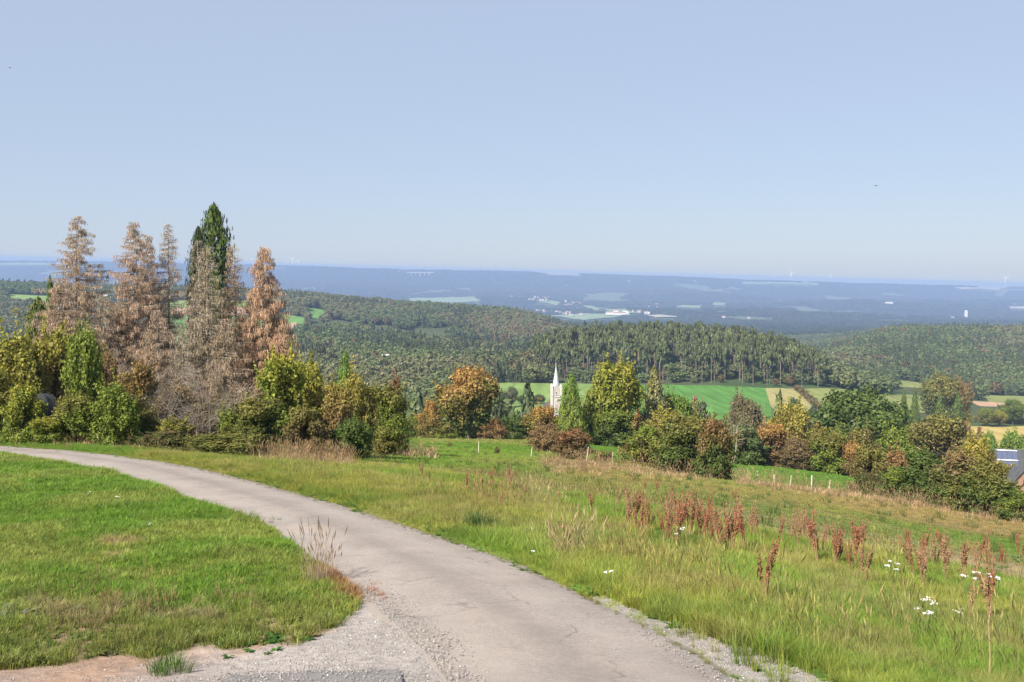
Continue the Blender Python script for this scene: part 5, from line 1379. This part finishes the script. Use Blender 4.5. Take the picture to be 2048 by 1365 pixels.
g = np.maximum(g, pip(u, v, SHOULDER) * (.55 + .45 * (u > 1380))); g = np.maximum(g, blob(u, v, 1290, 1275, 1560, 1440, 9) * .35)
for p_, q_ in zip(R_LEFT[11:-1], R_LEFT[12:]): g = np.maximum(g, blob(u, v, *p_, *q_, 20) * .95)
g = np.maximum(g, blob(u, v, 640, 1035, 800, 1085, 4) * .5); g = np.maximum(g, blob(u, v, 600, 995, 1000, 1122, 3) * .22)
g = np.maximum(g, blob(u, v, 200, 1355, 600, 1345, 16) * .35); g = np.maximum(g, .003 + .012 * blob(u, v, 850, 1200, 1150, 1345, 60))
g = np.maximum(g, ((~road) & ~pip(u, v, LAWN) & ~pip(u, v, VERGE)) * np.where(u < 420, .09, .22))
k = (rng.uniform(0, 1, len(x)) < g) & ~pip(u, v, LAWN) & ~(pip(u, v, VERGE) & ~pip(u, v, SHOULDER) & (g < .12)); x, y, z, u, v, road = x[k], y[k], z[k], u[k], v[k], road[k]
n = len(x); s = rng.uniform(.008, .020, n) * np.where(rng.uniform(0, 1, n) < .08, 1.5, 1); s = s * np.where(v < 1120, 1.15, 1)
asp = pip(u, v, [(440,1352),(850,1336),(880,1480),(380,1480)])
z = z + np.where(road | asp, .035, .0) + s * .1
base = np.array([.285, .26, .24]) * rng.uniform(.6, 1.3, (n, 1)) * (1 + rng.normal(size=(n, 3)) * .03)
base = np.where(rng.uniform(0, 1, (n, 1)) < .012, np.array([[.60, .58, .55]]), base)
mass('gravel', np.stack([x, y, z], 1), rng.uniform(0, 6.28, (n, 3)) * (.1, .1, 1), np.stack([s * 1.2, s * 1.2, s], 1), base, rng.integers(0, 4, n), stone_c, 'loose grey gravel along the road edges')

# ------------------------------------------------------------------ docks, flowers
DOCKM = flat('dock_seed', (0.26, 0.10, 0.055), 0.9, 0.35, 9); DOCKP = flat('dock_seed_pale', (0.29, 0.17, 0.095), 0.9, 0.3, 9)
DSTEM = flat('dock_stem', (0.28, 0.17, 0.09), 0.9, 0.2, 5); DLEAF = flat('dock_leaf', (0.075, 0.15, 0.03), 0.7, 0.3, 9)
def dock_parts(seed, nst=4):
    r = random.Random(seed); st = MB(); sc = []; sn = []; rg = np.random.default_rng(seed)
    for i in range(nst):
        a = r.uniform(0, 6.28); lean = r.uniform(.02, .16); h = r.uniform(.65, 1.0)
        e = (math.cos(a) * lean, math.sin(a) * lean, h)
        st.tube([(math.cos(a)*.02, math.sin(a)*.02, -.03), (e[0]*.4, e[1]*.4, h*.5), e], [.008, .006, .003], 4)
        for j in range(5):
            t_ = r.uniform(.4, .75); b = a + r.uniform(-2, 2); l = r.uniform(.12, .28)
            p0 = Vector(e) * t_; p1 = p0 + Vector((math.cos(b)*l*.3, math.sin(b)*l*.3, l)); st.tube([p0, p1], [.004, .002], 3, cap=False)
            for k in range(13):
                f = rg.uniform(0, 1); sc.append(tuple(p0.lerp(p1, f) + Vector(rg.normal(size=3) * .011))); sn.append(rg.normal(size=3))
        for k in range(44):
            f = rg.uniform(.42, 1.0); sc.append(tuple(Vector((e[0]*f, e[1]*f, h*f)) + Vector(rg.normal(size=3) * .014 * (1.35 - f)))); sn.append(rg.normal(size=3))
    V, q = leaf_quads(np.array(sc), np.array(sn), .022, 1.2, rg)
    return st.mesh('stem', [DSTEM]), mk('seed_head', V, q), rosette(seed + 50, 7, .30, .09)
DP = [dock_parts(i, 3 + i % 3) for i in range(5)]
for a, b_, c_ in DP: c_.materials.append(DLEAF); b_.materials.append(DOCKM)
DPALE = [b_.copy() for _, b_, _ in DP]
for m in DPALE: m.materials.clear(); m.materials.append(DOCKP)
def dock(uf, vf, s, label, group, pale=False, y=None):
    x, y, z = P(uf, vf); i = random.randrange(5)
    r = empty('dock_plant', (x, y, z), random.uniform(0, 6.28)); r.scale = (s, s, s); r.rotation_euler = (random.gauss(0, .09), random.gauss(0, .09), random.uniform(0, 6.28))
    link('stem', DP[i][0], r); link('seed_head', DPALE[i] if pale else DP[i][1], r); link('leaf', DP[i][2], r)
    tag(r, label, 'plant', group)
G_ = 'dried dock plants in the rough meadow'
dock(1527, 1215, 1.05, 'dark red dried dock standing alone nearest the road', G_)
for k, (uf, vf, s, pl) in enumerate([(1275,1060,1,0),(1300,1085,1,0),(1322,1095,1.1,0),(1340,1060,1,1),(1350,1105,1,0),(1372,1080,1,0),(1395,1062,1,1),(1402,1090,1.1,0),(1418,1098,1,0),(1432,1060,1,0),(1440,1112,1,0),(1455,1118,1.1,0),(1290,1050,.8,1),(1465,1080,1,1),
    (1495,1105,1,1),(1512,1080,.9,1),(1632,1138,1.1,0),(1640,1120,1,1),(1672,1140,1,0),(1684,1135,1,0),(1706,1145,1.1,0),(1712,1118,1,0),(1730,1110,1,1),(1725,1168,.9,1),(1590,1100,.9,1),(1615,1090,.9,1),(1560,1075,.8,1),
    (1835,1165,1.1,0),(1845,1140,1,0),(1850,1185,1.1,1),(1862,1150,.9,1),(1898,1170,1,1),(1920,1165,.9,1),(1955,1150,1,0),(1960,1130,.8,0),(1995,1150,.8,0),(2005,1140,.7,0),(1815,1110,.8,0),(1870,1100,.7,1),(1895,1110,.7,0),(2045,1120,.9,0),(1985,1250,1,1),(1940,1240,.8,1),
    (862,955,1,0),(858,970,.7,1),(1000,1010,.9,1),(975,985,.9,0),(1015,975,.8,1),(1030,990,.8,1),(1050,1000,.7,0),(1172,950,.9,1),(1180,1010,.7,1),(1230,1035,.8,1),(1195,1045,.8,0),(1120,1010,.7,1),(940,990,.8,1),(1320,1010,.8,0),(1470,1012,.6,0),(1285,985,.6,0),(1250,1000,.6,1),(1400,1010,.5,0),(1535,1000,.5,0),(1260,1075,1,1),(1240,1062,.9,0)]):
    dock(uf + random.gauss(0, 7), vf + random.gauss(0, 5), s * random.uniform(.55, 1.08), 'reddish brown dried dock plant among the tall meadow grass', G_, pl)
    if k < 42 and vf > 1055:
        dock(uf + random.uniform(-14, 14), vf + random.uniform(-12, 4), s * random.uniform(.7, 1), 'reddish brown dried dock plant among the tall meadow grass', G_, random.random() < .5)
PETAL = flat('white_petal', (0.85, 0.85, 0.82), 0.7, 0.05); GST = flat('green_stem', (0.12, 0.18, 0.05), 0.8, 0.2)
def yarrow(uf, vf, s, n, label):
    x, y, z = P(uf, vf); r = empty('flowering_plant', (x, y, z)); r.scale = (s, s, s); tag(r, label, 'flower', 'white flowers in the meadow')
    st = MB(); fl = MB()
    for i in range(n):
        a, d = random.uniform(0, 6.28), random.uniform(.02, .13); h = random.uniform(.30, .42); cx0, cy0 = math.cos(a) * d, math.sin(a) * d
        st.tube([(cx0 * .4, cy0 * .4, -.02), (cx0, cy0, h)], [.006, .004], 4)
        for j in range(9):
            b = random.uniform(0, 6.28); e = random.uniform(0, .045); px_, py_ = cx0 + math.cos(b) * e, cy0 + math.sin(b) * e
            fl.add([(px_ + .010 * math.cos(t_), py_ + .010 * math.sin(t_), h + .01 + random.uniform(0, .006)) for t_ in np.linspace(0, 6.28, 6)[:-1]] + [(px_, py_, h - .005)], [(0,1,2,3,4),(1,0,5),(2,1,5),(3,2,5),(4,3,5),(0,4,5)])
    st.obj('stem', GST, r); fl.obj('flower_head', PETAL, r)
for a in [(1790,1180,1.0,5,'white flower umbels left of the reddish dock pair'),(1940,1200,1.0,6,'left flat white umbel near the right edge'),(1975,1200,1.0,6,'brightest white umbel near the right edge'),(1995,1192,.8,4,'small white umbel right of the brightest one'),
          (1850,1245,.8,4,'small white flowers near the lower right'),(1865,1258,.8,4,'white flowers just right of the small ones near the lower right'),(1850,1285,.9,5,'lowest cluster of small white flowers'),(1915,1268,.7,3,'single small white flower by the lower right dock'),
          (1365,1105,1.0,3,'white blossoms between the red docks left of centre'),(1221,1195,.8,2,'single white flower at the road edge'),(176,1008,.6,2,'small white daisies left in the lawn'),(235,1018,.6,3,'white daisies in the middle of the lawn'),(300,1070,.5,2,'single daisy low in the lawn'),(1062,1130,.6,2,'tiny white flower by the road verge')]:
    yarrow(*a)
# two dark saplings in the pasture and the tall pale stalk at lower right
for uf, vt, y, w_, lab in [(994, 892, 93, 14, 'dark shrubby sapling standing in the pasture'), (900, 890, 110, 12, 'thin dark sapling at the back of the pasture')]:
    tree('sapling', 'small', uf, vt, w_, y, 'dbrown', 'olive', lab, 'tree')
x, y, z = P(1972, 1368)
mb = MB(); mb.tube([(0, 0, -.1), (.01, 0, .5), (-.01, 0, 1.0), (.03, .02, 1.28)], [.010, .008, .006, .003], 5)
for i in range(7): mb.tube([(0, 0, .8 + i * .07), (random.uniform(-.09, .09), random.uniform(-.05, .05), .9 + i * .07)], [.004, .002], 3)
o = mb.obj('dry_stalk', flat('straw_stalk', (0.40, 0.27, 0.16), 0.9, 0.2)); o.location = (x, y, z); o.scale = (.7, .7, .52); tag(o, 'tall pale dry stalk close to the lower right corner', 'plant')
